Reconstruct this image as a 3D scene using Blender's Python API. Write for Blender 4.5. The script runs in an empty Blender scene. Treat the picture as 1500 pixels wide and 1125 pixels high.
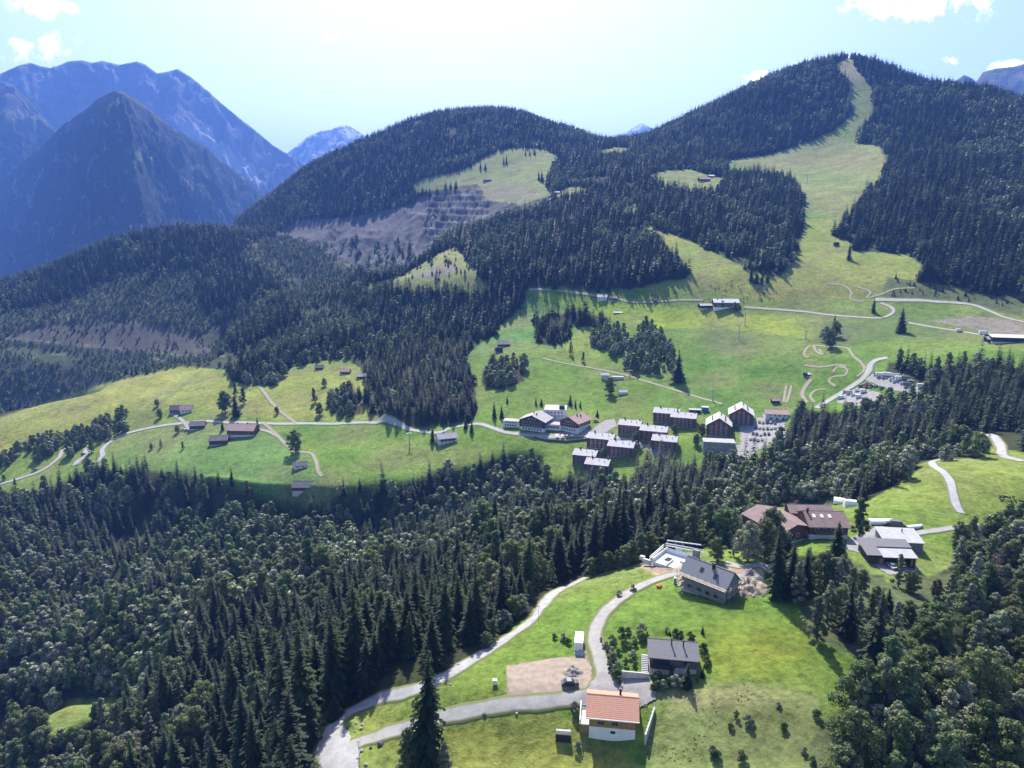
import bpy, bmesh, math, random
import numpy as np
from mathutils import Vector, Matrix
R = math.radians
sc = bpy.context.scene
# ------------------------------------------------------------------ camera, sky, sun, exposure
PITCH = R(12.0); FPX = 1040.0; W0, H0 = 1500, 1125
cam_d = bpy.data.cameras.new('camera'); cam = bpy.data.objects.new('camera', cam_d)
sc.collection.objects.link(cam); sc.camera = cam
cam_d.sensor_width = 36; cam_d.lens = 36*FPX/W0; cam_d.clip_start = 1; cam_d.clip_end = 40000
cam.location = (0, 0, 0); cam.rotation_euler = (R(90)-PITCH, 0, 0)
SUN_AZ = R(-5.0)      # clockwise from +Y, as seen from above
SUN_EL = R(46)
sun_d = bpy.data.lights.new('sun', 'SUN'); sun = bpy.data.objects.new('sun', sun_d); sc.collection.objects.link(sun)
sun_d.energy = 5.0; sun_d.angle = R(0.5); sun_d.color = (1.0, 0.95, 0.87)
sdir = Vector((math.sin(SUN_AZ)*math.cos(SUN_EL), math.cos(SUN_AZ)*math.cos(SUN_EL), math.sin(SUN_EL)))
sun.rotation_euler = sdir.to_track_quat('Z', 'Y').to_euler()
world = bpy.data.worlds.new('World'); sc.world = world; world.use_nodes = True
wn = world.node_tree; wn.nodes.clear()
def N(nt, t, **k):
    n = nt.nodes.new(t)
    for a, b in k.items():
        if a in n.inputs: n.inputs[a].default_value = b
        else: setattr(n, a, b)
    return n
def ramp(nt, src, stops, interp='LINEAR'):
    n = nt.nodes.new('ShaderNodeValToRGB'); n.color_ramp.interpolation = interp
    e = n.color_ramp.elements
    while len(e) < len(stops): e.new(0.5)
    for i, (p, c) in enumerate(stops):
        e[i].position = p; e[i].color = (c, c, c, 1) if not hasattr(c, '__len__') else (*c, 1)
    nt.links.new(src, n.inputs[0]); return n.outputs[0]
def noise(nt, vec, scale, detail=4, rough=0.55):
    n = N(nt, 'ShaderNodeTexNoise', Scale=scale, Detail=detail, Roughness=rough)
    if vec is not None: nt.links.new(vec, n.inputs['Vector'])
    return n.outputs['Fac']
def mixc(nt, fac, a, b, mode='MIX'):
    n = nt.nodes.new('ShaderNodeMix'); n.data_type = 'RGBA'; n.blend_type = mode
    for s, v in ((n.inputs[0], fac), (n.inputs[6], a), (n.inputs[7], b)):
        if isinstance(v, bpy.types.NodeSocket): nt.links.new(v, s)
        elif hasattr(v, '__len__'): s.default_value = (*v, 1) if len(v) == 3 else v
        else: s.default_value = v
    return n.outputs[2]
def math_(nt, op, a, b=0.0, clamp=False):
    n = nt.nodes.new('ShaderNodeMath'); n.operation = op; n.use_clamp = clamp
    for s, v in ((n.inputs[0], a), (n.inputs[1], b)):
        if isinstance(v, bpy.types.NodeSocket): nt.links.new(v, s)
        else: s.default_value = v
    return n.outputs[0]
sky = N(wn, 'ShaderNodeTexSky', sky_type='NISHITA', sun_disc=False)
sky.sun_elevation = SUN_EL; sky.sun_rotation = SUN_AZ; sky.altitude = 1100; sky.air_density = 0.8; sky.dust_density = 3.2; sky.ozone_density = 0.7
wgeo = N(wn, 'ShaderNodeTexCoord')
# clouds: a few faint puffs at fixed places of the sky dome
sep = N(wn, 'ShaderNodeSeparateXYZ'); wn.links.new(wgeo.outputs['Generated'], sep.inputs[0])
den = math_(wn, 'MAXIMUM', sep.outputs[1], 0.05)
cu = math_(wn, 'DIVIDE', sep.outputs[0], den); cv_ = math_(wn, 'DIVIDE', sep.outputs[2], den)
comb = N(wn, 'ShaderNodeCombineXYZ'); wn.links.new(cu, comb.inputs[0]); wn.links.new(cv_, comb.inputs[1])
n1 = noise(wn, comb.outputs[0], 22, 9, 0.62); n2 = noise(wn, comb.outputs[0], 5, 3, 0.5)
acc = None
for (u0, v0, a_, b_) in [(-0.605,0.286,0.06,0.020),(-0.635,0.240,0.11,0.026),(0.53,0.288,0.13,0.030),(0.60,0.295,0.07,0.022),(0.44,0.288,0.04,0.016),(0.565,0.222,0.025,0.012),(0.655,0.214,0.05,0.012),(-0.236,0.25,0.018,0.010),(0.33,0.20,0.035,0.014),(1.1,0.30,0.2,0.03),(-1.2,0.4,0.25,0.05)]:
    du = math_(wn, 'DIVIDE', math_(wn, 'SUBTRACT', cu, u0), a_); dv = math_(wn, 'DIVIDE', math_(wn, 'SUBTRACT', cv_, v0), b_)
    e_ = math_(wn, 'SUBTRACT', 1.0, math_(wn, 'ADD', math_(wn, 'MULTIPLY', du, du), math_(wn, 'MULTIPLY', dv, dv)), True)
    acc = e_ if acc is None else math_(wn, 'MAXIMUM', acc, e_)
cm = ramp(wn, math_(wn, 'ADD', math_(wn, 'MULTIPLY', acc, 0.55), math_(wn, 'MULTIPLY', math_(wn, 'SUBTRACT', n1, 0.5), 3.2)), [(0.30, 0), (1.25, 1)])
cm2 = math_(wn, 'MULTIPLY', math_(wn, 'MULTIPLY', cm, ramp(wn, acc, [(0.0, 0), (0.8, 1)])), 0.6)
skyc = mixc(wn, cm2, sky.outputs[0], (26.0, 26.0, 26.0))
bg = N(wn, 'ShaderNodeBackground', Strength=0.12); wn.links.new(skyc, bg.inputs[0])
wo = N(wn, 'ShaderNodeOutputWorld'); wn.links.new(bg.outputs[0], wo.inputs[0])
sc.view_settings.view_transform = 'Standard'; sc.view_settings.look = 'None'
sc.view_settings.exposure = 1.27; sc.view_settings.gamma = 1
sc.render.engine = 'CYCLES'
cy = sc.cycles; cy.max_bounces = 5; cy.diffuse_bounces = 2; cy.glossy_bounces = 2; cy.transmission_bounces = 3
cy.volume_bounces = 1; cy.transparent_max_bounces = 6; cy.use_denoising = True; cy.sample_clamp_indirect = 4
cy.volume_max_steps = 32
# ------------------------------------------------------------------ basics
rng = np.random.default_rng(7); rnd = random.Random(7)
C = sc.collection
def tag(o, label=None, cat=None, group=None, kind=None):
    if label: o['label'] = label
    if cat: o['category'] = cat
    if group: o['group'] = group
    if kind: o['kind'] = kind
    return o
def np_mesh(name, V, F, mats=None, matidx=None, smooth=False, col=None):
    V = np.asarray(V, dtype=np.float32); F = np.asarray(F, dtype=np.int32); k = F.shape[1]
    me = bpy.data.meshes.new(name)
    me.vertices.add(len(V)); me.vertices.foreach_set('co', V.ravel())
    me.loops.add(F.size); me.loops.foreach_set('vertex_index', F.ravel())
    me.polygons.add(len(F)); me.polygons.foreach_set('loop_start', np.arange(0, F.size, k, dtype=np.int32))
    if matidx is not None: me.polygons.foreach_set('material_index', np.asarray(matidx, dtype=np.int32))
    me.polygons.foreach_set('use_smooth', np.full(len(F), smooth, dtype=bool))
    if col is not None:
        a = me.color_attributes.new('cover', 'FLOAT_COLOR', 'POINT')
        c4 = np.ones((len(V), 4), dtype=np.float32); c4[:, :col.shape[1]] = col
        a.data.foreach_set('color', c4.ravel())
    me.update(calc_edges=True)
    for m in (mats or []): me.materials.append(m)
    return me
def link(name, me, parent=None):
    o = bpy.data.objects.new(name, me); C.objects.link(o)
    if parent is not None: o.parent = parent
    return o
def px(x, y):
    """azimuth and tangent of elevation of a photograph pixel"""
    X = x-W0/2; U = H0/2-y
    fh = FPX*math.cos(PITCH)+U*math.sin(PITCH); up = -FPX*math.sin(PITCH)+U*math.cos(PITCH)
    return np.arctan2(X, fh), up/np.hypot(X, fh)
def proj(P):
    x, y, z = P[..., 0], P[..., 1], P[..., 2]
    dep = y*math.cos(PITCH)-z*math.sin(PITCH); up = y*math.sin(PITCH)+z*math.cos(PITCH)
    dep = np.where(dep < 1, 1, dep)
    return W0/2+FPX*x/dep, H0/2-FPX*up/dep
# ------------------------------------------------------------------ terrain: survey lines, near to far
# (x, y, v): v > 0 a distance, v < 0 a level below the camera; (x, None, distance, level) where other land hides it
L = [
 [(-500,None,60,-150),(300,None,60,-128),(900,None,60,-122),(1500,None,60,-124),(2000,None,60,-130)],
 [(-400,1125,-228),(0,1125,-205),(150,1125,-195),(300,1125,-165),(400,1125,-130),(450,1125,-120),(500,1125,-117),(600,1125,-117),(750,1125,-117),(900,1125,-117),(1050,1125,-112),(1200,1125,-108),(1350,1125,-110),(1500,1125,-114),(1900,1125,-122)],
 [(-400,1000,-228),(0,1000,-212),(150,1000,-206),(300,1000,-186),(400,1000,-160),(450,1000,-140),(500,1000,-124),(560,1000,-115),(600,1000,-112),(750,1000,-110),(900,1000,-110),(1050,1000,-107),(1200,1000,-104),(1350,1000,-107),(1500,1000,-112),(1900,1000,-118)],
 [(-400,900,-228),(0,900,-218),(150,900,-215),(300,900,-205),(450,900,-178),(600,900,-148),(700,900,-127),(760,900,-114),(900,900,-108),(1050,900,-104),(1200,900,-102),(1350,900,-106),(1500,900,-112),(1900,900,-118)],
 [(-400,830,-228),(0,830,-222),(150,830,-220),(300,830,-215),(450,830,-202),(600,830,-182),(750,830,-152),(820,830,-130),(900,830,-112),(1050,830,-106),(1200,830,-106),(1350,830,-110),(1500,830,-114),(1900,830,-118)],
 [(-400,770,-224),(0,770,-222),(150,770,-222),(300,770,-219),(450,770,-213),(600,770,-198),(750,770,-186),(900,770,-168),(1000,770,-142),(1080,770,-122),(1200,770,-109),(1350,770,-108),(1500,770,-111),(1900,770,-115)],
 [(-400,720,-218),(0,715,-214),(150,705,-202),(300,705,-190),(450,715,-185),(600,705,-180),(750,700,-176),(900,710,-172),(1050,705,-161),(1180,715,-146),(1250,725,-125),(1300,715,-110),(1380,700,-105),(1500,700,-104),(1900,700,-108)],
 [(-400,670,-205),(0,660,-200),(150,640,-188),(300,640,-179),(450,640,-172),(600,640,-166),(750,640,-160),(900,650,-158),(1050,640,-149),(1200,640,-141),(1300,650,-130),(1400,655,-113),(1500,652,-106),(1900,640,-108)],
 [(-400,660,-190),(0,613,-185),(75,590,-178),(150,575,-170),(300,585,-165),(450,585,-159),(600,585,-152),(750,590,-148),(900,590,-146),(1050,585,-137),(1200,580,-130),(1350,590,-119),(1500,600,-106),(1900,600,-106)],
 [(-400,None,1050,-270),(0,None,1040,-262),(75,None,1030,-255),(150,559,-168),(270,536,-160),(330,535,-150),(450,525,-142),(600,525,-134),(750,530,-128),(900,530,-126),(1050,525,-118),(1200,520,-107),(1350,530,-100),(1500,530,-92),(1900,530,-92)],
 [(-400,None,1150,-290),(0,None,1150,-285),(75,None,1150,-275),(150,None,1080,-230),(270,None,1100,-205),(330,505,1060),(450,460,1010),(600,460,960),(750,460,880),(900,465,830),(1050,470,810),(1200,465,800),(1350,465,785),(1500,475,770),(1900,475,770)],
 [(-400,590,1250),(0,540,1300),(150,530,1280),(300,515,1200),(400,455,1150),(450,425,1120),(520,410,1080),(600,405,1050),(680,400,1000),(750,405,950),(900,405,920),(1050,400,900),(1200,400,900),(1350,405,880),(1500,415,880),(1900,415,880)],
 [(-400,500,1500),(0,455,1500),(150,430,1480),(300,415,1450),(400,415,1350),(450,None,1250,-150),(520,None,1200,-150),(590,402,1120),(640,372,1150),(690,370,1110),(750,365,1080),(900,350,1070),(1050,345,1060),(1200,350,1040),(1350,355,1010),(1500,360,1000),(1900,360,1000)],
 [(-400,450,1800),(0,422,1750),(60,400,1760),(150,362,1770),(240,337,1780),(300,334,1780),(350,342,1760),(420,370,1600),(480,385,1500),(530,395,1400),(600,380,1380),(640,345,1420),(700,320,1400),(750,310,1350),(900,290,1300),(1050,285,1300),(1200,285,1280),(1350,280,1230),(1500,285,1200),(1900,285,1200)],
 [(-400,None,2200,-350),(0,None,2150,-300),(150,None,2100,-250),(300,None,2000,-120),(360,340,1900),(430,335,1850),(520,325,1750),(600,320,1650),(640,300,1620),(700,275,1620),(800,255,1600),(900,240,1620),(1050,225,1650),(1200,225,1650),(1350,210,1550),(1500,215,1450),(1900,220,1450)],
 [(-400,None,2700,-450),(0,None,2600,-400),(150,None,2600,-360),(300,None,2400,-200),(338,331,2300),(400,285,2250),(450,246,2250),(500,222,2270),(560,197,2300),(600,181,2300),(650,168,2330),(720,165,2330),(760,168,2320),(800,184,2300),(850,200,2250),(885,213,2200),(920,211,2200),(960,200,2200),(1000,180,2200),(1050,154,2180),(1100,130,2150),(1150,108,2120),(1200,93,2100),(1240,86,2100),(1280,95,2080),(1320,113,2050),(1360,127,2000),(1400,130,1950),(1450,137,1850),(1500,155,1750),(1700,210,1700),(1900,230,1700)],
 [(-400,None,3000,-480),(0,None,3000,-480),(300,None,2800,-330),(450,None,2650,-60),(600,None,2700,20),(720,None,2750,80),(850,None,2600,60),(1000,None,2600,150),(1240,None,2500,250),(1500,None,2200,120),(1900,None,2200,100)],
 [(-400,None,3600,-500),(600,None,3600,-300),(1240,None,3400,-100),(1900,None,3200,-100)],
 [(-400,None,14000,-500),(1900,None,14000,-500)],
]
AZ0, AZ1, NA = R(-46), R(46), 960
azs = np.linspace(AZ0, AZ1, NA)
rs = np.concatenate([np.exp(np.linspace(math.log(60), math.log(2700), 1060)), np.exp(np.linspace(math.log(2740), math.log(14000), 40))])
NR = len(rs)
def gsm(v, sig):
    k = int(sig*3)+1; t = np.arange(-k, k+1); g = np.exp(-t*t/(2*sig*sig)); g /= g.sum()
    return np.convolve(np.pad(v, k, mode='edge'), g, mode='valid')
LD, LZ = [], []
for li, ln in enumerate(L):
    pa, pd, pz = [], [], []
    for p in ln:
        if p[1] is None:
            a, _ = px(p[0], 330.0); d, z = p[2], p[3]
        else:
            a, t = px(p[0], p[1])
            if p[2] > 0: d = p[2]; z = d*t
            else: z = p[2]; d = z/t
        pa.append(a); pd.append(d); pz.append(z)
    d = np.interp(azs, pa, pd); z = np.interp(azs, pa, pz)
    s = 5.0
    LD.append(gsm(d, s)); LZ.append(gsm(z, s))
LD = np.array(LD); LZ = np.array(LZ)
for i in range(1, len(LD)): LD[i] = np.maximum(LD[i], LD[i-1]*1.02+2)
def pchip(x, y, q):
    h = np.diff(x); dl = np.diff(y)/h; m = np.zeros_like(y)
    s = dl[1:]*dl[:-1] > 0; w1 = 2*h[1:]+h[:-1]; w2 = h[1:]+2*h[:-1]
    with np.errstate(divide='ignore', invalid='ignore'):
        m[1:-1] = np.where(s, (w1+w2)/(w1/dl[:-1]+w2/dl[1:]), 0)
    m[0] = dl[0]; m[-1] = dl[-1]
    i = np.clip(np.searchsorted(x, q)-1, 0, len(x)-2); t = (q-x[i])/h[i]
    t2, t3 = t*t, t*t*t
    return (2*t3-3*t2+1)*y[i]+(t3-2*t2+t)*h[i]*m[i]+(-2*t3+3*t2)*y[i+1]+(t3-t2)*h[i]*m[i+1]
ZG = np.empty((NA, NR))
for i in range(NA): ZG[i] = pchip(LD[:, i], LZ[:, i], rs)
AA, RR = np.meshgrid(azs, rs, indexing='ij'); XX = RR*np.sin(AA); YY = RR*np.cos(AA)
_perm = rng.random((256, 256))
def vnoise(x, y):
    xi = np.floor(x).astype(int); yi = np.floor(y).astype(int); fx = x-xi; fy = y-yi
    fx = fx*fx*(3-2*fx); fy = fy*fy*(3-2*fy); g = lambda a, b: _perm[a & 255, b & 255]
    return (g(xi, yi)*(1-fx)+g(xi+1, yi)*fx)*(1-fy)+(g(xi, yi+1)*(1-fx)+g(xi+1, yi+1)*fx)*fy
def fbm(x, y, s, o=5, gain=0.5):
    v = 0; a = 1; t = 0
    for k in range(o):
        v = v+a*(vnoise(x/s+17.3*k, y/s+9.1*k)-0.5); t += a; a *= gain; s /= 2.03
    return v/t*2
def ridged(x, y, s, o=5):
    v = 0; a = 1; t = 0
    for k in range(o):
        n = 1-np.abs(2*vnoise(x/s+5.3*k, y/s+31.1*k)-1); v = v+a*n*n; t += a; a *= 0.5; s /= 2.1
    return v/t
# ------------------------------------------------------------------ land cover raster, in the photograph's frame
MX, MY, RW, RH = 400, 0, 2300, 1500
def fill(poly):
    p = np.array(poly, float); x0 = max(int(p[:, 0].min())+MX, 0); x1 = min(int(p[:, 0].max())+MX+2, RW)
    y0 = max(int(p[:, 1].min()), 0); y1 = min(int(p[:, 1].max())+2, RH)
    if x1 <= x0 or y1 <= y0: return None
    gx, gy = np.meshgrid(np.arange(x0, x1)-MX+0.5, np.arange(y0, y1)+0.5)
    ins = np.zeros(gx.shape, bool); n = len(p)
    for i in range(n):
        ax, ay = p[i]; bx, by = p[(i+1) % n]
        if ay == by: continue
        c = ((ay > gy) != (by > gy)) & (gx < (bx-ax)*(gy-ay)/(by-ay)+ax)
        ins ^= c
    return (slice(y0, y1), slice(x0, x1)), ins
# cover: 0 forest floor 1 lush 2 yellowish 3 alpine 4 scree 5 earth 6 scrub 7 rough dark herbs ; wood: 0 none 1 spruce 2 mixed 3 broadleaf 4 scrub 5 light scrub
cover = np.zeros((RH, RW), np.uint8); wood = np.ones((RH, RW), np.uint8)
cover_only = None
def paint(poly, c=None, w=None):
    r = fill(poly)
    if r is None: return
    s, m = r
    if c is not None and w is None and cover_only is not None: m = m & (cover[s] == cover_only)
    if c is not None: cover[s][m] = c
    if w is not None: wood[s][m] = w
# woods first
paint([(-400,690),(200,690),(420,730),(640,690),(800,700),(960,720),(1100,680),(1240,720),(1100,860),(950,830),(840,850),(700,950),(560,1020),(450,1125),(450,1500),(-400,1500)], 0, 2)
paint([(330,760),(560,740),(600,800),(500,900),(330,870),(240,820)], 0, 3)
paint([(-400,900),(60,900),(200,915),(290,930),(270,990),(210,1030),(130,1060),(-400,1100)], 0, 3)
paint([(-400,1020),(460,900),(640,830),(700,880),(690,960),(560,1015),(450,1060),(450,1500),(200,1500),(180,1080),(260,990)], 0, 1)
paint([(-400,905),(60,900),(200,915),(290,935),(250,985),(200,1020),(130,1040),(-400,1060)], 0, 3)
paint([(500,740),(900,730),(900,800),(780,850),(700,870),(600,820)], 0, 2)
paint([(1150,640),(1500,600),(1500,670),(1340,690),(1230,740),(1100,720)], 0, 2)
paint([(1000,740),(1080,700),(1200,690),(1345,680),(1340,700),(1230,735),(1230,760),(1100,800),(1010,790)], 0, 3)
paint([(1300,500),(1700,500),(1900,640),(1500,660),(1440,640),(1300,620),(1200,650),(1120,660)], 0, 1)
# lower right wood
paint([(1170,850),(1400,760),(1900,740),(1900,1500),(1190,1500),(1200,1060),(1290,1010),(1270,960),(1180,930)], 0, 3)
# left hill
paint([(-400,470),(0,420),(150,350),(300,325),(390,345),(560,420),(560,470),(330,545),(150,565),(0,620),(-400,700)], 6, 4)
paint([(-400,470),(0,420),(150,350),(300,325),(390,345),(340,380),(290,395),(180,400),(100,440),(0,460),(-400,540)], 0, 1)
paint([(290,370),(330,365),(420,420),(440,470),(340,525),(320,480),(285,430)], 0, 1)
paint([(0,600),(150,545),(205,522),(120,505),(0,520),(-400,560),(-400,690)], 6, 4)
paint([(0,495),(60,500),(150,520),(290,530),(310,520),(280,480),(200,470),(120,470),(0,470),(-400,480),(-400,540)], 6, 4)
paint([(20,505),(80,515),(140,525),(70,530),(0,515)], 7, 5)
paint([(40,484),(110,474),(200,472),(285,492),(315,520),(200,514),(100,506),(10,500)], 14, 5)
# ravine and quarry
paint([(400,345),(440,322),(520,318),(600,300),(640,272),(700,272),(705,300),(650,350),(620,380),(590,400),(545,410),(505,380),(430,360)], 4, 0)
paint([(430,350),(500,352),(560,350),(600,358),(612,372),(600,392),(560,404),(520,395)], 4, 7)
paint([(625,300),(640,275),(702,275),(712,292),(760,296),(795,280),(812,300),(760,315),(700,330),(660,340),(640,345),(620,340)], 4, 0)
paint([(520,420),(590,405),(640,372),(665,360),(700,400),(720,430),(600,425)], 3, 5)
paint([(600,405),(650,385),(680,392),(640,410)], 12, 5)
paint([(380,355),(420,345),(510,385),(540,420),(470,440),(420,410),(380,380)], 6, 4)
# trees at the village edge
VE = [([(905,722),(945,706),(985,694),(1020,690),(1045,698),(1066,712),(1060,728),(960,735)],1),([(1142,640),(1160,628),(1190,612),(1235,614),(1300,604),(1340,598),(1340,640),(1150,680)],1)]
# middle hill meadow
paint([(603,272),(620,262),(670,252),(705,235),(725,222),(760,216),(800,220),(818,226),(812,240),(800,262),(800,272),(812,285),(760,300),(712,292),(700,272),(645,278),(615,283)], 3, 0)
paint([(870,222),(905,215),(925,218),(915,224),(880,228)], 3, 0)
paint([(805,285),(840,272),(858,275),(860,282),(820,290)], 2, 0)
paint([(945,258),(975,250),(1010,248),(1060,262),(1050,280),(1000,282),(960,268)], 3, 0)
# great meadow
paint([(905,308),(930,296),(935,318),(965,338),(1010,350),(1055,375),(1100,396),(1142,408),(1168,372),(1180,325),(1174,285),(1160,262),(1110,252),(1066,255),(1066,235),(1130,226),(1140,222),(1200,203),(1235,182),(1252,165),(1240,150),(1240,115),(1222,95),(1245,84),(1256,104),(1276,125),(1279,170),(1256,190),(1250,210),(1288,213),(1299,237),(1291,264),(1264,287),(1241,318),(1220,346),(1246,354),(1256,368),(1330,372),(1352,390),(1340,412),(1400,420),(1450,430),(1500,442),(1900,450),(1900,540),(1500,540),(1440,530),(1350,540),(1302,530),(1295,555),(1360,570),(1350,595),(1240,605),(1160,605),(1160,640),(1100,690),(980,685),(930,710),(870,702),(800,705),(795,668),(750,668),(700,686),(640,697),(600,710),(520,716),(478,735),(455,742),(420,735),(360,718),(300,700),(200,688),(130,690),(60,722),(0,735),(-400,790),(-400,760),(-400,700),(0,612),(60,592),(150,562),(270,536),(330,542),(345,560),(400,566),(430,538),(470,530),(505,524),(530,542),(535,590),(560,620),(600,628),(690,618),(700,600),(695,560),(680,532),(690,512),(722,492),(742,468),(768,442),(772,424),(800,420),(812,417),(860,428),(940,420),(982,410),(1008,408),(1000,388),(985,372),(968,352),(945,332),(938,320)], 1, 0)
cover_only = 1
paint([(930,330),(1180,322),(1240,318),(1330,360),(1360,390),(1350,440),(1100,440),(1000,420),(1000,400)], 2, None)
paint([(1066,235),(1200,200),(1300,215),(1300,260),(1240,320),(1180,310),(1160,255)], 3, None)
paint([(1240,180),(1200,80),(1280,80),(1290,180),(1250,205)], 3, None)
paint([(-400,700),(0,612),(60,592),(150,562),(270,536),(300,538),(215,600),(190,600),(90,640),(-400,780)], 2, None)
paint([(230,600),(300,540),(345,562),(535,530),(535,590),(560,616),(430,616),(300,600)], 2, None)
paint([(835,500),(850,478),(893,480),(895,520),(860,540),(800,520)], 2, None)
paint([(1360,470),(1420,462),(1480,468),(1500,470),(1500,495),(1440,485)], 12, None)
paint([(1300,405),(1500,440),(1500,465),(1400,440),(1290,436)], 7, 0)
# meadow clumps that stand in the great meadow
paint([(785,470),(800,462),(850,456),(890,466),(892,480),(860,478),(836,480),(836,497),(815,507),(785,503)], 0, 1)
paint([(866,502),(880,482),(905,480),(912,500),(900,532),(882,522)], 1, 3)
paint([(908,505),(935,482),(965,480),(982,505),(980,548),(948,552),(916,540)], 1, 3)
paint([(706,545),(720,530),(768,535),(768,558),(735,572),(706,566)], 0, 2)
paint([(482,580),(500,572),(530,575),(530,606),(510,612),(482,606)], 0, 2)
paint([(0,700-18),(0,690-18),(45,668-18),(100,640),(190,605),(192,628),(150,652),(105,672),(50,680),(0,690)], 1, 3)
paint([(1120,742),(1240,738),(1262,760),(1345,790),(1345,842),(1262,842),(1240,812),(1165,816),(1118,770)], 1, 0)
paint([(1120,870),(1175,822),(1262,826),(1282,846),(1400,840),(1400,950),(1250,965),(1180,930)], 7, 0)
for p_, w_2 in VE: paint(p_, 0, w_2)
def line(pts, w, c):
    for (x0_, y0_), (x1_, y1_) in zip(pts[:-1], pts[1:]):
        l_ = math.hypot(x1_-x0_, y1_-y0_); nx, ny = -(y1_-y0_)/l_*w/2, (x1_-x0_)/l_*w/2
        r = fill([(x0_+nx,y0_+ny),(x1_+nx,y1_+ny),(x1_-nx,y1_-ny),(x0_-nx,y0_-ny)])
        if r is not None: cover[r[0]][r[1]] = c
paint([(786,428),(850,436),(900,442),(1010,452),(1090,460),(1205,467),(1208,488),(1180,496),(1090,484),(960,480),(905,472),(850,452),(800,440)], 8, None)
paint([(760,440),(782,432),(792,452),(786,480),(782,505),(740,512),(700,520),(686,520),(722,492),(742,468)], 9, None)
paint([(300,625),(400,622),(430,650),(460,670),(480,730),(380,725),(300,700),(200,688),(160,668),(200,640)], 9, None)
paint([(960,482),(1090,486),(1180,498),(1186,580),(1060,592),(1000,575),(980,548)], 10, None)
paint([(560,622),(700,628),(740,640),(770,668),(700,684),(600,706),(500,714),(480,680),(520,640)], 1, None)
for q_ in ([(-20,494),(60,500),(130,507),(200,514),(260,520),(330,522)],[(60,474),(110,466),(150,460)],[(0,455),(70,452),(160,470)],[(120,505),(180,512),(240,528)]): line(q_, 1.6, 12)
for q_ in ([(655,282),(690,280),(702,276)],[(650,290),(690,284),(702,280)],[(640,298),(660,302),(700,297)],[(630,308),(680,306),(712,303)],[(625,316),(670,318),(712,308)],[(585,308),(630,315),(670,322)],[(620,335),(660,332),(700,320)],[(625,342),(655,340),(668,344)],[(655,296),(690,306)],[(660,326),(712,316)],[(700,277),(708,296)],[(795,283),(770,286),(756,300)],[(505,385),(530,408)],[(560,360),(545,385)],[(612,350),(600,372)]): line(q_, 1.5, 11)
paint([(700,303),(735,298),(752,300),(755,312),(735,322),(690,330),(680,322)], 13, None)
for k_ in range(26):
    x_ = rnd.uniform(840, 1180); y_ = rnd.uniform(486, 575); line([(x_, y_), (x_+rnd.uniform(18,40), y_+rnd.uniform(-3,4)), (x_+rnd.uniform(50,90), y_+rnd.uniform(-4,8))], 0.8, rnd.choice([2, 10, 7]))
for k_ in range(30):
    x_ = rnd.uniform(1100, 1280); y_ = rnd.uniform(215, 400); line([(x_, y_), (x_+rnd.uniform(10,24), y_+rnd.uniform(-5,3)), (x_+rnd.uniform(30,60), y_+rnd.uniform(-9,4))], 0.9, rnd.choice([7, 12, 3]))
for k_ in range(16):
    x_ = rnd.uniform(660, 790); y_ = rnd.uniform(228, 268); line([(x_, y_), (x_+rnd.uniform(10,20), y_-rnd.uniform(3,9))], 0.9, 7)
for k_ in range(40):
    x_ = rnd.uniform(240, 540); y_ = rnd.uniform(545, 612); line([(x_, y_), (x_+rnd.uniform(8,20), y_-rnd.uniform(1,6)), (x_+rnd.uniform(22,40), y_-rnd.uniform(-2,9))], 0.8, rnd.choice([7, 3, 1]))
for k_ in range(22):
    x_ = rnd.uniform(1290, 1470); y_ = rnd.uniform(446, 470); line([(x_, y_), (x_+rnd.uniform(18,40), y_+rnd.uniform(-2,2))], 0.9, 7)
# right meadow
paint([(1270,735),(1345,690),(1345,678),(1400,672),(1440,670),(1450,655),(1500,662),(1900,660),(1900,750),(1500,765),(1400,768),(1395,830),(1360,845),(1335,840),(1300,855),(1270,790),(1245,790),(1235,740)], 1, 0)
# near spur
paint([(465,1085),(480,1070),(505,1040),(560,1012),(640,995),(700,957),(770,905),(850,848),(950,822),(1000,805),(1060,800),(1120,810),(1120,850),(1170,865),(1180,930),(1260,965),(1282,1010),(1230,1040),(1195,1070),(1190,1500),(455,1500)], 1, 0)
paint([(950,1060),(1000,1020),(1090,1000),(1200,1020),(1195,1500),(950,1500)], 3, 0)
paint([(620,1080),(800,1045),(860,1060),(940,1125),(940,1500),(560,1500)], 2, 0)
cover_only = None
paint([(1190,1075),(1250,1035),(1290,1010),(1300,1100),(1260,1500),(1190,1500)], 7, None)
paint([(1165,860),(1190,930),(1262,962),(1300,1012),(1340,1000),(1300,900),(1200,850)], 7, None)
cover_only = 1
paint([(1010,840),(1060,828),(1118,826),(1118,852),(1090,868),(1070,870),(1000,860)], 5, 0)
paint([(742,975),(800,966),(862,960),(872,1010),(800,1020),(743,1022)], 5, 0)
paint([(930,828),(1000,815),(1000,850),(960,842)], 5, 0)
paint([(35,1075),(60,1045),(100,1025),(175,1022),(182,1040),(120,1062),(70,1085)], 1, 0)
paint([(-400,1300),(460,1300),(460,1500),(-400,1500)], 0, 1)
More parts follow.
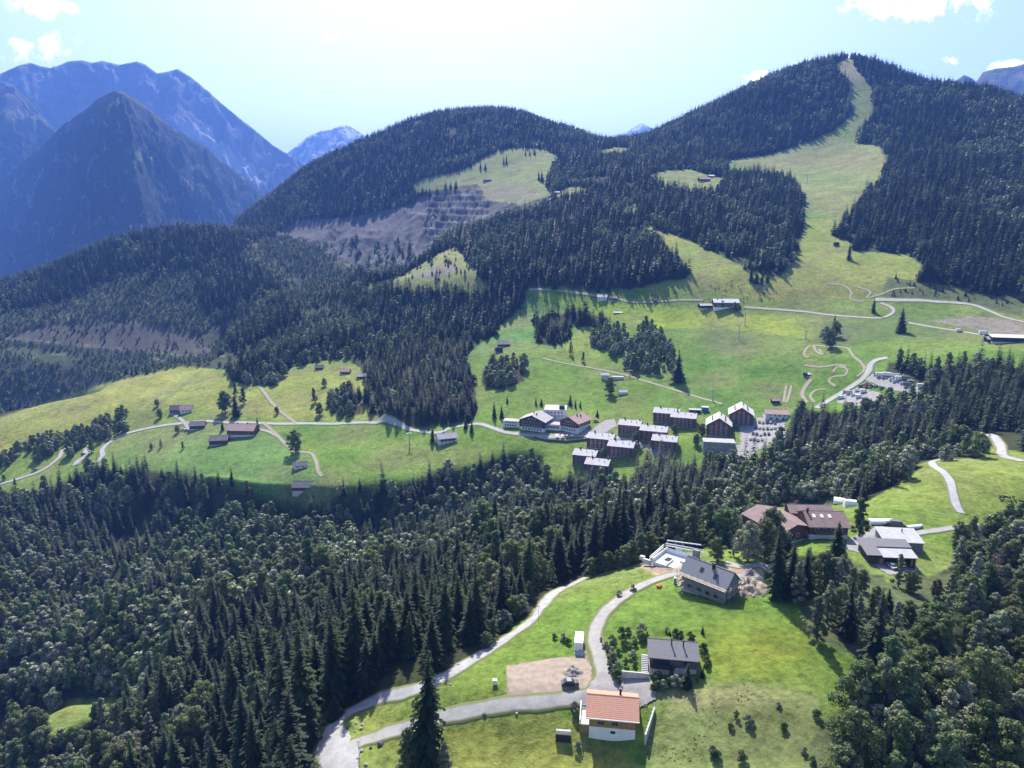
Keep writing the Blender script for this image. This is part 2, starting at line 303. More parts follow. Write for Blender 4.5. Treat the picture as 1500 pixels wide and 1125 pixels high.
# ------------------------------------------------------------------ relief
P0x, P0y = proj(np.stack([XX, YY, ZG], -1))
ix = np.clip(P0x+MX, 0, RW-1).astype(int); iy = np.clip(P0y, 0, RH-1).astype(int)
cov0 = cover[iy, ix]
amp = np.clip(RR/900, 0.25, 2.5)
fw = np.isin(cov0, (0,)).astype(float)*((RR > 190) & (RR < 620) & (AA < 0.45))
for _ in range(14): fw = (fw+np.roll(fw, 1, 0)+np.roll(fw, -1, 0)+np.roll(fw, 1, 1)+np.roll(fw, -1, 1))/5
ZG += fw*(ridged(XX+YY*0.3, YY-XX*0.2, 140, 2)-0.5)*34
ZG += fbm(XX, YY, 60, 5)*1.0*amp
rug = np.isin(cov0, (4, 6)).astype(float)
for _ in range(3):
    rug = (rug+np.roll(rug, 1, 0)+np.roll(rug, -1, 0)+np.roll(rug, 1, 1)+np.roll(rug, -1, 1))/5
ZG += rug*(ridged(XX*1.0, YY*0.35, 55, 5)-0.5)*30*np.clip(RR/1500, 0.2, 1)*np.where(cov0 == 4, 1.2, 0.6)
qm = np.zeros(ZG.shape)
for poly in ([(622,305),(640,274),(702,272),(714,292),(716,318),(680,330),(640,348),(618,340)],):
    p = np.array(poly, float); ins = np.zeros(ZG.shape, bool)
    for i in range(len(p)):
        ax, ay = p[i]; bx, by = p[(i+1) % len(p)]
        if ay != by: ins ^= ((ay > P0y) != (by > P0y)) & (P0x < (bx-ax)*(P0y-ay)/(by-ay)+ax)
    qm[ins & (RR > 1300)] = 1
st = 15.0; zz_ = (ZG+XX*0.06)/st; fr_ = zz_-np.floor(zz_); ter = (np.floor(zz_)+np.clip((fr_-0.3)/0.35, 0, 1))*st-XX*0.06
ZG = ZG*(1-qm*0.95)+ter*qm*0.95
TE = ZG/RR
RM = np.maximum.accumulate(TE, axis=1)      # running horizon
def zat(x, y):
    x = np.asarray(x, float); y = np.asarray(y, float)
    r = np.clip(np.hypot(x, y), rs[0], rs[-1]*0.999); a = np.arctan2(x, y)
    fa = np.clip((a-AZ0)/(AZ1-AZ0)*(NA-1), 0, NA-1.001); ia = fa.astype(int); fa = fa-ia
    ir = np.clip(np.searchsorted(rs, r, side='right')-1, 0, NR-2); fr = (r-rs[ir])/(rs[ir+1]-rs[ir])
    return (ZG[ia, ir]*(1-fa)+ZG[ia+1, ir]*fa)*(1-fr)+(ZG[ia, ir+1]*(1-fa)+ZG[ia+1, ir+1]*fa)*fr
def horizon_at(x, y):
    r = np.clip(np.hypot(x, y), rs[0], rs[-1]*0.999); a = np.arctan2(x, y)
    ia = np.clip(np.round((a-AZ0)/(AZ1-AZ0)*(NA-1)), 0, NA-1).astype(int)
    ir = np.clip(np.searchsorted(rs, r)-1, 0, NR-1); return RM[ia, ir]
def G(x, y, dmin=0):
    """the point of the ground seen at a photograph pixel"""
    a, t = px(x, y); ia = int(np.clip(round((a-AZ0)/(AZ1-AZ0)*(NA-1)), 0, NA-1))
    te = TE[ia]; k0 = np.searchsorted(rs, dmin)
    w = np.nonzero(te[k0:] >= t)[0]
    k = (w[0]+k0) if len(w) else NR-1
    if k > 0 and te[k] != te[k-1]:
        f = min(max((t-te[k-1])/(te[k]-te[k-1]), 0), 1); r = rs[k-1]+(rs[k]-rs[k-1])*f
    else: r = rs[k]
    X, Y = r*math.sin(a), r*math.cos(a)
    return Vector((X, Y, float(zat(X, Y))))
# colours of the land cover
PAL = np.array([(0.035,0.042,0.018),(0.118,0.184,0.032),(0.185,0.212,0.048),(0.170,0.200,0.066),(0.078,0.079,0.082),(0.26,0.20,0.145),(0.045,0.056,0.032),(0.075,0.095,0.040),(0.190,0.250,0.032),(0.105,0.180,0.045),(0.100,0.168,0.030),(0.20,0.19,0.19),(0.17,0.155,0.12),(0.105,0.10,0.105),(0.075,0.070,0.055)])
Px, Py = proj(np.stack([XX, YY, ZG], -1))
jx = fbm(XX, YY, 9, 3)*1.5; jy = fbm(XX+500, YY, 9, 3)*1.0
ix = np.clip(Px+jx+MX, 0, RW-1).astype(int); iy = np.clip(Py+jy*0.5, 0, RH-1).astype(int)
cov = cover[iy, ix].copy()
cov[(TE < RM-0.03) | (RR > 2750)] = 0
colr = PAL[cov]
# a meadow is patchwork: mown parcels, seams of dry grass
f1 = fbm(XX, YY, 45, 4)[..., None]; f2 = fbm(XX+900, YY-300, 160, 4)[..., None]
grass = np.isin(cov, (1, 2, 3, 8, 9, 10))[..., None]
colr = np.where(grass, colr*(1+0.22*f1)+np.array((0.055, 0.02, 0.012))*np.clip(f2+0.5*f1, -0.4, 1), colr)
for _ in range(1):
    colr = (colr*2+np.roll(colr, 1, 0)+np.roll(colr, -1, 0)+np.roll(colr, 1, 1)+np.roll(colr, -1, 1))/6
colr = np.clip(colr, 0.008, 1)
# explicit colour patches (x, y, radius x, radius y, colour, strength)
for (x, y, a_, b_, c_, s_) in [(1090,735,60,30,(0.13,0.2,0.02),0.0),(1110,955,90,45,(0.16,0.19,0.025),0.6),(1040,1020,110,18,(0.22,0.2,0.1),0.6),(1130,1075,110,50,(0.085,0.10,0.035),0.8),
    (1330,480,140,18,(0.085,0.12,0.04),0.8),(1210,235,60,14,(0.16,0.14,0.07),0.5),(1250,105,20,16,(0.24,0.2,0.13),0.9),(1160,425,60,14,(0.17,0.17,0.05),0.6),(1225,492,34,14,(0.09,0.10,0.05),0.7),(1065,500,34,18,(0.08,0.10,0.05),0.65),
    (880,550,120,40,(0.09,0.16,0.02),0.4),
    (740,282,40,12,(0.16,0.13,0.1),0.7),(1320,430,80,12,(0.09,0.11,0.04),0.6),(920,590,30,20,(0.11,0.13,0.03),0.6),(740,1080,130,30,(0.14,0.16,0.03),0.5)]:
    w = np.clip(1.5*np.exp(-(((Px-x)/a_)**2+((Py-y)/b_)**2))+f1[..., 0]*0.2, 0, 1)*s_*grass[..., 0]
    colr = colr*(1-w[..., None])+np.array(c_)*w[..., None]
gm = ((cov == 1) | (cov == 2) | (cov == 3)).astype(np.float32)
# ------------------------------------------------------------------ ground material
def new_mat(name):
    m = bpy.data.materials.new(name); m.use_nodes = True; nt = m.node_tree; nt.nodes.clear()
    o = N(nt, 'ShaderNodeOutputMaterial'); b = N(nt, 'ShaderNodeBsdfPrincipled'); nt.links.new(b.outputs[0], o.inputs[0])
    return m, nt, b, o
def mat(name, col, rough=0.8, var=0.15, scale=0.6, metal=0.0, bump=0.0, spec=0.3, stripes=None, detail=5):
    """plain surface with mottling; stripes=(axis, period, strength)"""
    m, nt, b, o = new_mat(name)
    tc = N(nt, 'ShaderNodeTexCoord'); n = noise(nt, tc.outputs['Object'], scale, detail, 0.6)
    f = ramp(nt, n, [(0.3, 1-var), (0.7, 1+var*0.6)])
    c = mixc(nt, 1.0, col, f, 'MULTIPLY')
    if stripes:
        ax, per, st = stripes
        s = N(nt, 'ShaderNodeSeparateXYZ'); nt.links.new(tc.outputs['Object'], s.inputs[0])
        fr = math_(nt, 'FRACT', math_(nt, 'DIVIDE', s.outputs[ax], per))
        g = ramp(nt, fr, [(0.0, 1-st), (0.12, 1-st), (0.2, 1), (0.9, 1.0), (1.0, 1-st)])
        c = mixc(nt, 1.0, c, g, 'MULTIPLY')
        if True:
            bp = N(nt, 'ShaderNodeBump', Strength=0.5, Distance=0.05); nt.links.new(g, bp.inputs['Height']); nt.links.new(bp.outputs[0], b.inputs['Normal'])
    elif bump:
        bp = N(nt, 'ShaderNodeBump', Strength=0.6, Distance=bump); nt.links.new(noise(nt, tc.outputs['Object'], scale*4, 6, 0.7), bp.inputs['Height'])
        nt.links.new(bp.outputs[0], b.inputs['Normal'])
    nt.links.new(c, b.inputs['Base Color']); b.inputs['Roughness'].default_value = rough
    b.inputs['Metallic'].default_value = metal; b.inputs['Specular IOR Level'].default_value = spec
    return m
mg, nt, b, o = new_mat('ground')
at = N(nt, 'ShaderNodeAttribute', attribute_name='cover'); geo = N(nt, 'ShaderNodeNewGeometry')
na = noise(nt, geo.outputs['Position'], 0.55, 6, 0.7); nb = noise(nt, geo.outputs['Position'], 0.035, 5, 0.6); nc = noise(nt, geo.outputs['Position'], 0.16, 5, 0.65)
fa = ramp(nt, na, [(0.3, 0.55), (0.5, 1.0), (0.72, 1.35)]); fb = ramp(nt, nb, [(0.3, 0.8), (0.7, 1.2)]); fc = ramp(nt, nc, [(0.35, 0.75), (0.5, 1.0), (0.68, 1.2)])
c = mixc(nt, 1.0, at.outputs['Color'], fa, 'MULTIPLY'); c = mixc(nt, 1.0, c, fb, 'MULTIPLY'); c = mixc(nt, 1.0, c, fc, 'MULTIPLY')
dry = ramp(nt, noise(nt, geo.outputs['Position'], 0.09, 6, 0.7), [(0.52, 0.0), (0.68, 0.35)])
c = mixc(nt, dry, c, mixc(nt, 1.0, c, (1.5, 1.1, 1.1), 'MULTIPLY'))
nt.links.new(c, b.inputs['Base Color']); b.inputs['Roughness'].default_value = 1; b.inputs['Specular IOR Level'].default_value = 0.1
bp = N(nt, 'ShaderNodeBump', Strength=0.8, Distance=0.6); nt.links.new(math_(nt, 'ADD', na, math_(nt, 'MULTIPLY', nc, 1.5)), bp.inputs['Height']); nt.links.new(bp.outputs[0], b.inputs['Normal'])
MG = mg
I = (np.arange(NA-1)[:, None]*NR+np.arange(NR-1)[None, :]).ravel()
F = np.stack([I, I+1, I+NR+1, I+NR], 1)[:, ::-1]
V = np.stack([XX.ravel(), YY.ravel(), ZG.ravel()], 1)
me = np_mesh('ground', V, F, [mg], smooth=True, col=colr.reshape(-1, 3))
tag(link('ground', me), kind='structure')
# ------------------------------------------------------------------ far ranges
def mountain(name, outline, rc, slope, seed, m, depth_front, depth_back, rfun=None, spur=220, samp=150, extra=None, na=420, nr=170, radial=None):
    """outline: crest as photograph pixels; rc: crest distance per outline point; falls off both ways with spurs"""
    oa = np.array([px(p[0], p[1]) for p in outline]); A = np.linspace(oa[0, 0], oa[-1, 0], na)
    T = np.interp(A, oa[:, 0], oa[:, 1]); RC = gsm(np.interp(A, oa[:, 0], rc), 6)
    u = np.concatenate([np.linspace(-1, -0.0, nr-40), np.linspace(0.03, 1, 40)])
    r = RC[:, None]+np.where(u < 0, u*depth_front, u*depth_back)[None, :]
    X = r*np.sin(A)[:, None]; Y = r*np.cos(A)[:, None]
    zc = (T*RC)[:, None]; dd = np.abs(r-RC[:, None])
    wx = X+fbm(X, Y, 600, 3)*150
    if radial:
        ar, tr = px(*radial[:2]); pxx, pyy = radial[2]*math.sin(ar), radial[2]*math.cos(ar); th = np.arctan2(X-pxx+fbm(X, Y, 300, 3)*60, -(Y-pyy)+fbm(X+9, Y, 300, 3)*60); dr = np.hypot(X-pxx, Y-pyy)
        k = ridged(th*1500+5000, dr*0.30, 520, 6)-0.55
    else: k = ridged(wx+seed*1000, Y*0.30+seed*300, spur*2.6, 6)-0.55
    k2 = ridged(X+seed*77, Y*0.5, spur*0.6, 5)-0.55
    fall = np.clip(dd/400, 0, 1)
    z = zc-dd*slope*(1+0.25*np.clip(dd/1500, 0, 1))+k*samp*2.2*fall+k2*samp*0.8*np.clip(dd/60, 0, 1)+fbm(X, Y, 70, 4)*12*np.clip(dd/30, 0.3, 1)
    z = np.maximum(z, -520)
    V = np.stack([X.ravel(), Y.ravel(), z.ravel()], 1); M = len(u)
    I = (np.arange(na-1)[:, None]*M+np.arange(M-1)[None, :]).ravel()
    cv = extra(*proj(np.stack([X, Y, z], -1))) if extra else np.zeros(X.shape)
    col = np.stack([cv, cv, cv], -1).reshape(-1, 3)
    o = link(name, np_mesh(name, V, np.stack([I, I+1, I+M+1, I+M], 1)[:, ::-1], [m], smooth=True, col=col))
    return tag(o, kind='structure')
def mount_mat(name, forest, rock, treeline, snow=None):
    m, nt, b, o = new_mat(name)
    geo = N(nt, 'ShaderNodeNewGeometry'); s = N(nt, 'ShaderNodeSeparateXYZ'); nt.links.new(geo.outputs['Position'], s.inputs[0])
    n1 = noise(nt, geo.outputs['Position'], 0.006, 8, 0.65); n2 = noise(nt, geo.outputs['Position'], 0.05, 6, 0.7)
    h = math_(nt, 'ADD', s.outputs[2], math_(nt, 'MULTIPLY', n1, 500))
    mp = N(nt, 'ShaderNodeMapRange'); nt.links.new(h, mp.inputs[0]); mp.inputs[1].default_value = treeline+150; mp.inputs[2].default_value = treeline+330
    rk = mixc(nt, n1, rock, tuple(0.55*v for v in rock)); rk = mixc(nt, 1.0, rk, ramp(nt, n2, [(0.3, 0.6), (0.7, 1.4)]), 'MULTIPLY')
    gr = mixc(nt, ramp(nt, n1, [(0.45, 0), (0.6, 1)]), rk, (0.10, 0.12, 0.05))
    fo = mixc(nt, 1.0, forest, ramp(nt, n2, [(0.3, 0.5), (0.7, 1.6)]), 'MULTIPLY')
    gu = ramp(nt, noise(nt, geo.outputs['Position'], 0.012, 7, 0.7), [(0.56, 0), (0.66, 0.9)])
    fo = mixc(nt, gu, fo, (0.24, 0.25, 0.15))
    c = mixc(nt, mp.outputs[0], fo, gr)
    at = N(nt, 'ShaderNodeAttribute', attribute_name='cover')
    c = mixc(nt, at.outputs['Fac'], c, (0.42, 0.40, 0.36))
    if snow:
        c = mixc(nt, ramp(nt, math_(nt, 'ADD', n1, math_(nt, 'MULTIPLY', s.outputs[2], snow)), [(0.62, 0), (0.7, 1)]), c, (0.8, 0.82, 0.85))
    nt.links.new(c, b.inputs['Base Color']); b.inputs['Roughness'].default_value = 1; b.inputs['Specular IOR Level'].default_value = 0.05
    bp = N(nt, 'ShaderNodeBump', Strength=1.0, Distance=32.0); nt.links.new(n2, bp.inputs['Height']); nt.links.new(bp.outputs[0], b.inputs['Normal'])
    return m
def scree_left(x, y):
    v = np.zeros(x.shape)
    for poly in ([(248,168),(262,180),(285,180),(310,185),(318,215),(335,212),(350,235),(372,240),(385,275),(372,270),(340,245),(300,215),(270,200)],):
        p = np.array(poly, float); ins = np.zeros(x.shape, bool)
        for i in range(len(p)):
            ax, ay = p[i]; bx, by = p[(i+1) % len(p)]
            if ay != by: ins ^= ((ay > y) != (by > y)) & (x < (bx-ax)*(y-ay)/(by-ay)+ax)
        v[ins] = 1
    return v
m_near = mount_mat('forested_mountain', (0.030,0.042,0.026), (0.20,0.19,0.18), 650)
m_far = mount_mat('rock_massif', (0.035,0.05,0.03), (0.24,0.23,0.22), 420)
m_snow = mount_mat('snowy_rock', (0.10,0.11,0.10), (0.26,0.26,0.27), 100, snow=0.0001)
mountain('mountain', [(-420,330),(-200,300),(-60,262),(0,262),(30,240),(60,215),(95,180),(125,160),(150,140),(166,133),(178,133),(200,145),(225,165),(250,185),(300,215),(350,255),(390,288),(440,330),(520,390)],
         [1.35*v for v in [4800,4600,4300,4100,3900,3700,3500,3350,3230,3150,3150,3250,3350,3450,3650,3900,4100,4300,4600]], 0.66, 1, m_near, 1900, 1500, spur=170, samp=190, radial=(172,133,4260))
mountain('mountain', [(-420,150),(-200,130),(-60,115),(0,108),(30,95),(45,92),(60,97),(75,100),(100,90),(120,88),(135,92),(150,89),(175,95),(200,90),(212,94),(230,107),(245,105),(260,101),(280,113),(300,130),(325,152),(350,172),(375,192),(400,213),(425,228),(447,241),(520,300),(600,380)],
         [8200]*4+[8100]*20+[7900,7800,7600,7500], 0.80, 2, m_far, 3000, 1800, spur=300, samp=210, extra=scree_left)
mountain('mountain', [(-400,330),(-150,250),(-40,150),(0,118),(20,125),(45,150),(80,190),(110,230),(160,290),(220,350)], [1.3*v for v in [5200,5000,4900,4900,4850,4800,4700,4600,4500,4400]], 0.7, 5, m_near, 1500, 1500, spur=170, samp=150)
mountain('mountain', [(360,300),(400,240),(430,217),(450,200),(470,192),(485,190),(500,182),(515,186),(530,196),(560,215),(620,260),(700,330)], [11000]*12, 0.6, 3, m_snow, 4000, 2500, spur=500, samp=160, na=200, nr=120)
mountain('mountain', [(780,330),(850,225),(890,200),(915,195),(930,184),(942,180),(952,186),(965,190),(1000,215),(1100,330)], [14500]*10, 0.6, 4, m_snow, 4000, 2500, spur=500, samp=160, na=160, nr=120)
mountain('mountain', [(1300,260),(1370,140),(1390,122),(1400,118),(1412,110),(1420,113),(1430,120),(1440,106),(1460,100),(1480,98),(1500,94),(1540,90),(1600,100),(1750,120),(1900,180)], [5600]*15, 0.8, 6, m_far, 1800, 1500, spur=200, samp=70, na=260, nr=140)
# ------------------------------------------------------------------ roads, yards
def spl(pts, step):
    P = [Vector(p) for p in pts]; P = [P[0]*2-P[1]]+P+[P[-1]*2-P[-2]]; out = []
    for i in range(1, len(P)-2):
        a, b, c, d = P[i-1:i+3]; n = max(1, int((c-b).length/step))
        for k in range(n):
            t = k/n; out.append(0.5*((2*b)+(c-a)*t+(2*a-5*b+4*c-d)*t*t+(3*b-a-3*c+d)*t**3))
    out.append(P[-2]); return out
def road_mat(name, col, edge=0.0):
    m, nt, b, o = new_mat(name); geo = N(nt, 'ShaderNodeNewGeometry')
    n1 = noise(nt, geo.outputs['Position'], 0.35, 6, 0.65); n2 = noise(nt, geo.outputs['Position'], 3.0, 4, 0.7)
    c = mixc(nt, 1.0, col, ramp(nt, n1, [(0.3, 0.75), (0.7, 1.12)]), 'MULTIPLY'); c = mixc(nt, 1.0, c, ramp(nt, n2, [(0.3, 0.85), (0.7, 1.1)]), 'MULTIPLY')
    if edge:
        at = N(nt, 'ShaderNodeAttribute', attribute_name='cover')
        g = ramp(nt, math_(nt, 'ADD', at.outputs['Fac'], math_(nt, 'MULTIPLY', n2, 0.35)), [(0.75, 0), (1.05, 1)])
        c = mixc(nt, g, c, (0.13, 0.14, 0.05))
    nt.links.new(c, b.inputs['Base Color']); b.inputs['Roughness'].default_value = 0.9; b.inputs['Specular IOR Level'].default_value = 0.2
    bp = N(nt, 'ShaderNodeBump', Strength=0.5, Distance=0.06); nt.links.new(n2, bp.inputs['Height']); nt.links.new(bp.outputs[0], b.inputs['Normal'])
    return m
M_ASPH = road_mat('pale_asphalt', (0.33, 0.328, 0.325), 1); M_GRAV = road_mat('gravel', (0.31, 0.30, 0.28), 1); M_TRACK = road_mat('dirt_track', (0.27, 0.245, 0.18), 1); M_PLAZA = road_mat('yard_gravel', (0.27, 0.26, 0.25))
ROADC = []
M_BENCH = road_mat('quarry_bench', (0.20, 0.19, 0.19), 1)
def ribbon(name, pix, w, m, dmin=0, lift=0.07):
    pts = [G(x, y, dmin) for x, y in pix]; pts = [Vector((p.x, p.y, 0)) for p in pts]
    r0 = pts[0].length; P = spl(pts, 1.2 if r0 < 300 else 2.5); wmax = w(1.0) if callable(w) else w; ROADC.extend((p.x, p.y, wmax/2+(3.0 if r0 < 400 else 4)) for p in P[::2]); V = []; F = []; K = 8; cv = []; sk = []
    for i, p in enumerate(P):
        t = (P[min(i+1, len(P)-1)]-P[max(i-1, 0)]); t.normalize(); n = Vector((-t.y, t.x, 0))
        ww = (w(i/(len(P)-1)) if callable(w) else w)*(1+0.06*math.sin(i*0.9)+0.04*math.sin(i*2.3))
        for k in range(K+1):
            kk = (k-1)/(K-2)-0.5 if 0 < k < K else (-0.5-0.45/ww if k == 0 else 0.5+0.45/ww); sk.append(1.0 if k in (0, K) else 0.0)
            q = p+n*ww*kk; V.append((q.x, q.y, 0)); cv.append((min(1.2, abs(kk)*2),)*3)
        if i:
            b = i*(K+1)
            for k in range(K): F.append((b+k, b+k+1, b+k-K, b+k-K-1))
    V = np.array(V); r = np.hypot(V[:, 0], V[:, 1]); V[:, 2] = zat(V[:, 0], V[:, 1])
    V[:, 2] += np.where(np.array(sk) > 0, -0.25, lift+r*0.00035)
    o = link(name, np_mesh(name, V, np.array(F)[:, ::-1], [m], smooth=True, col=np.array(cv))); return tag(o, kind='structure')
def patch(name, pix, m, lift=0.05, n=46):
    """a flat-lying area of ground bounded by photograph pixels, draped on the land"""
    p = np.array([G(x, y) for x, y in pix])[:, :2]
    x0, y0 = p.min(0); x1, y1 = p.max(0); gx, gy = np.meshgrid(np.linspace(x0, x1, n), np.linspace(y0, y1, n), indexing='ij')
    cxs = (gx[1:, 1:]+gx[:-1, :-1])/2; cys = (gy[1:, 1:]+gy[:-1, :-1])/2
    jx_ = cxs+fbm(cxs, cys, 4, 3)*0.8; jy_ = cys+fbm(cxs+77, cys, 4, 3)*0.8; ins = np.zeros(cxs.shape, bool)
    for i in range(len(p)):
        ax, ay = p[i]; bx, by = p[(i+1) % len(p)]
        if ay != by: ins ^= ((ay > jy_) != (by > jy_)) & (jx_ < (bx-ax)*(jy_-ay)/(by-ay)+ax)
    ROADC.extend((a_, b_, 3.0) for a_, b_ in zip(cxs[ins][::3], cys[ins][::3]))
    i, j = np.nonzero(ins); F = np.stack([i*n+j, (i+1)*n+j, (i+1)*n+j+1, i*n+j+1], 1)
    z = zat(gx, gy); r = np.hypot(gx, gy)
    V = np.stack([gx, gy, z+lift+r*0.0003], -1).reshape(-1, 3)
    u, inv = np.unique(F, return_inverse=True); F = inv.reshape(F.shape); V = V[u]
    return tag(link(name, np_mesh(name, V, F, [m], smooth=True)), kind='structure')
ribbon('road', [(858,846),(850,850),(822,863),(797,885),(778,908),(738,938),(690,968),(650,992),(600,1013),(545,1028),(508,1046),(486,1068),(476,1092),(482,1115),(500,1140),(530,1170)], lambda t: 4.6+2.6*max(0, (t-0.62)), M_ASPH, lift=0.10)
ribbon('road', [(500,1105),(512,1095),(530,1086),(560,1076),(600,1065),(650,1050),(720,1036),(790,1029),(850,1021),(895,1016),(950,1022)], 4.6, M_GRAV, lift=0.16)
ribbon('road', [(872,1020),(880,1003),(884,985),(876,955),(871,930),(882,903),(905,880),(940,858),(975,845),(1000,840)], lambda t: 5.2-0.8*t, M_GRAV, lift=0.22)
patch('turning_area', [(470,1090),(484,1072),(500,1062),(512,1075),(512,1090),(530,1100),(522,1120),(520,1145),(480,1145),(468,1118)], M_ASPH, 0.18)
patch('yard', [(855,1015),(880,985),(905,990),(925,993),(960,1000),(962,1022),(935,1040),(850,1045)], M_PLAZA, 0.26)
patch('earth_lot', [(742,978),(790,968),(850,962),(866,975),(868,1008),(840,1014),(780,1020),(743,1022)], mat('bare_earth', (0.29,0.235,0.18), 0.95, 0.3, 0.5, bump=0.08), 0.04, 70)
ribbon('road', [(-60,722),(-20,714),(20,704),(60,690),(85,672),(92,660),(99,655)], lambda t: 4.5+5*max(0, t-0.7), M_ASPH)
ribbon('road', [(128,656),(124,668),(114,676),(110,682)], 7, M_ASPH)
ribbon('road', [(128,690),(140,678),(150,668),(150,658),(165,645),(190,634),(235,624),(280,619),(305,617),(330,619),(360,619),(420,621),(480,621),(540,619),(580,620),(600,629),(640,634),(665,626),(700,621),(725,628),(745,634),(790,639),(830,640),(865,638),(890,636)], 5.5, M_ASPH)
ribbon('path', [(380,566),(388,576),(400,592),(420,610),(434,620)], 4, M_TRACK)
ribbon('path', [(385,619),(398,630),(408,640),(424,656),(432,662),(455,664),(463,676),(466,690),(472,698)], 3.5, M_TRACK)
ribbon('path', [(250,606),(262,612),(272,622),(276,630)], 4, M_GRAV)
ribbon('path', [(408,640),(395,633),(380,629),(365,628)], 4, M_GRAV)
ribbon('road', [(1196,598),(1215,586),(1240,571),(1262,556),(1272,544),(1275,534),(1285,527),(1300,524)], 6.5, M_ASPH)
patch('parking_lot', [(1266,556),(1278,548),(1300,549),(1330,558),(1352,572),(1346,578),(1310,572),(1280,562)], M_PLAZA)
patch('parking_lot', [(1238,575),(1256,568),(1290,575),(1300,584),(1285,596),(1250,594),(1225,590)], M_PLAZA)
patch('parking_lot', [(1082,620),(1110,612),(1150,613),(1150,640),(1110,660),(1075,690),(1040,692),(1062,660),(1085,650)], M_PLAZA)
patch('courtyard', [(738,631),(756,634),(810,636),(868,628),(886,616),(900,614),(903,624),(880,638),(840,643),(800,643),(765,640)], M_PLAZA)
ribbon('road', [(893,640),(915,644),(935,650),(955,660),(975,672)], 5, M_PLAZA)
ribbon('road', [(1500,676),(1470,668),(1466,655),(1458,643),(1448,636)], 5.5, M_ASPH)
ribbon('road', [(1385,672),(1366,676),(1368,683),(1382,692),(1392,706),(1396,722),(1400,738),(1408,752)], 4.2, M_ASPH)
ribbon('road', [(1340,782),(1365,778),(1400,773),(1440,770)], 3.2, M_ASPH)
patch('yard', [(1238,790),(1290,770),(1300,800),(1265,812),(1240,805)], M_PLAZA)
patch('yard', [(1280,826),(1335,824),(1350,836),(1300,842)], M_PLAZA, 0.1)
ribbon('road', [(1060,824),(1090,830),(1130,832),(1160,825)], 5, M_GRAV)
ribbon('path', [(775,424),(810,425),(850,430),(900,437),(930,443),(990,440),(1030,440)], 4, M_TRACK)
ribbon('road', [(1090,450),(1130,453),(1180,457),(1220,462),(1262,465),(1290,466),(1308,458),(1305,450),(1290,444)], 4.2, M_GRAV)
ribbon('road', [(1280,439),(1320,440),(1370,442),(1420,446),(1450,456),(1475,466),(1520,475)], lambda t: 8-5*t, M_GRAV)
ribbon('road', [(1330,473),(1370,480),(1410,486),(1450,493),(1500,502)], 4, M_GRAV)
ribbon('path', [(795,525),(830,533),(870,540),(910,548),(950,560),(990,572),(1030,584),(1058,592)], 3, M_TRACK)
ribbon('path', [(1185,524),(1178,520),(1182,510),(1192,506),(1215,508),(1240,510),(1250,522),(1262,532),(1266,542),(1255,552)], 2.6, M_TRACK)
ribbon('path', [(1192,506),(1195,514),(1205,520),(1200,512)], 2.6, M_TRACK)
ribbon('path', [(1178,535),(1200,538),(1225,535),(1240,537)], 2.6, M_TRACK)
ribbon('path', [(1188,556),(1180,566),(1175,578),(1182,590)], 4, M_TRACK)
ribbon('path', [(1193,590),(1187,580),(1195,572),(1210,570)], 2.4, M_TRACK)
ribbon('path', [(1220,546),(1226,538),(1240,540),(1238,550),(1222,552),(1214,558),(1224,566)], 2.2, M_TRACK)
ribbon('path', [(1148,590),(1150,575),(1152,565)], 2.4, M_TRACK)
ribbon('path', [(1152,590),(1157,575),(1159,565)], 2.4, M_TRACK)
ribbon('path', [(1210,416),(1235,418),(1247,428),(1246,438),(1265,442)], 2.6, M_TRACK)
ribbon('path', [(1255,420),(1275,428),(1270,436),(1290,432),(1310,424),(1340,422)], 2.6, M_TRACK)
# ------------------------------------------------------------------ trees
def leaf_mat(name, col, trans, varh=0.03, varv=0.35, rough=0.55, spec=0.35):
    m, nt, b, o = new_mat(name); nt.nodes.remove(b)
    oi = N(nt, 'ShaderNodeObjectInfo'); geo = N(nt, 'ShaderNodeNewGeometry')
    hs = N(nt, 'ShaderNodeHueSaturation'); hs.inputs['Color'].default_value = (*col, 1)
    mh = N(nt, 'ShaderNodeMapRange'); nt.links.new(oi.outputs['Random'], mh.inputs[0]); mh.inputs[3].default_value = 0.5-varh; mh.inputs[4].default_value = 0.5+varh
    r2 = math_(nt, 'FRACT', math_(nt, 'MULTIPLY', oi.outputs['Random'], 17.31))
    isl = math_(nt, 'MULTIPLY', geo.outputs['Random Per Island'], 0.5)
    mv = N(nt, 'ShaderNodeMapRange'); nt.links.new(math_(nt, 'ADD', math_(nt, 'MULTIPLY', r2, 0.6), isl), mv.inputs[0]); mv.inputs[3].default_value = 1-varv; mv.inputs[4].default_value = 1+varv
    ms = N(nt, 'ShaderNodeMapRange'); nt.links.new(math_(nt, 'FRACT', math_(nt, 'MULTIPLY', oi.outputs['Random'], 7.7)), ms.inputs[0]); ms.inputs[3].default_value = 0.75; ms.inputs[4].default_value = 1.1
    nt.links.new(mh.outputs[0], hs.inputs['Hue']); nt.links.new(mv.outputs[0], hs.inputs['Value']); nt.links.new(ms.outputs[0], hs.inputs['Saturation'])
    pb = N(nt, 'ShaderNodeBsdfPrincipled', Roughness=rough); pb.inputs['Specular IOR Level'].default_value = spec
    nt.links.new(hs.outputs[0], pb.inputs['Base Color'])
    tr = N(nt, 'ShaderNodeBsdfTranslucent'); nt.links.new(mixc(nt, 1.0, hs.outputs[0], (1.25, 1.35, 0.7), 'MULTIPLY'), tr.inputs[0])
    mx = N(nt, 'ShaderNodeMixShader', Fac=trans); mx.inputs[0].default_value = trans
    nt.links.new(pb.outputs[0], mx.inputs[1]); nt.links.new(tr.outputs[0], mx.inputs[2]); nt.links.new(mx.outputs[0], o.inputs[0])
    return m
M_SPRUCE = leaf_mat('spruce_needles', (0.0225, 0.040, 0.013), 0.2, 0.02, 0.55, 0.65, 0.12)
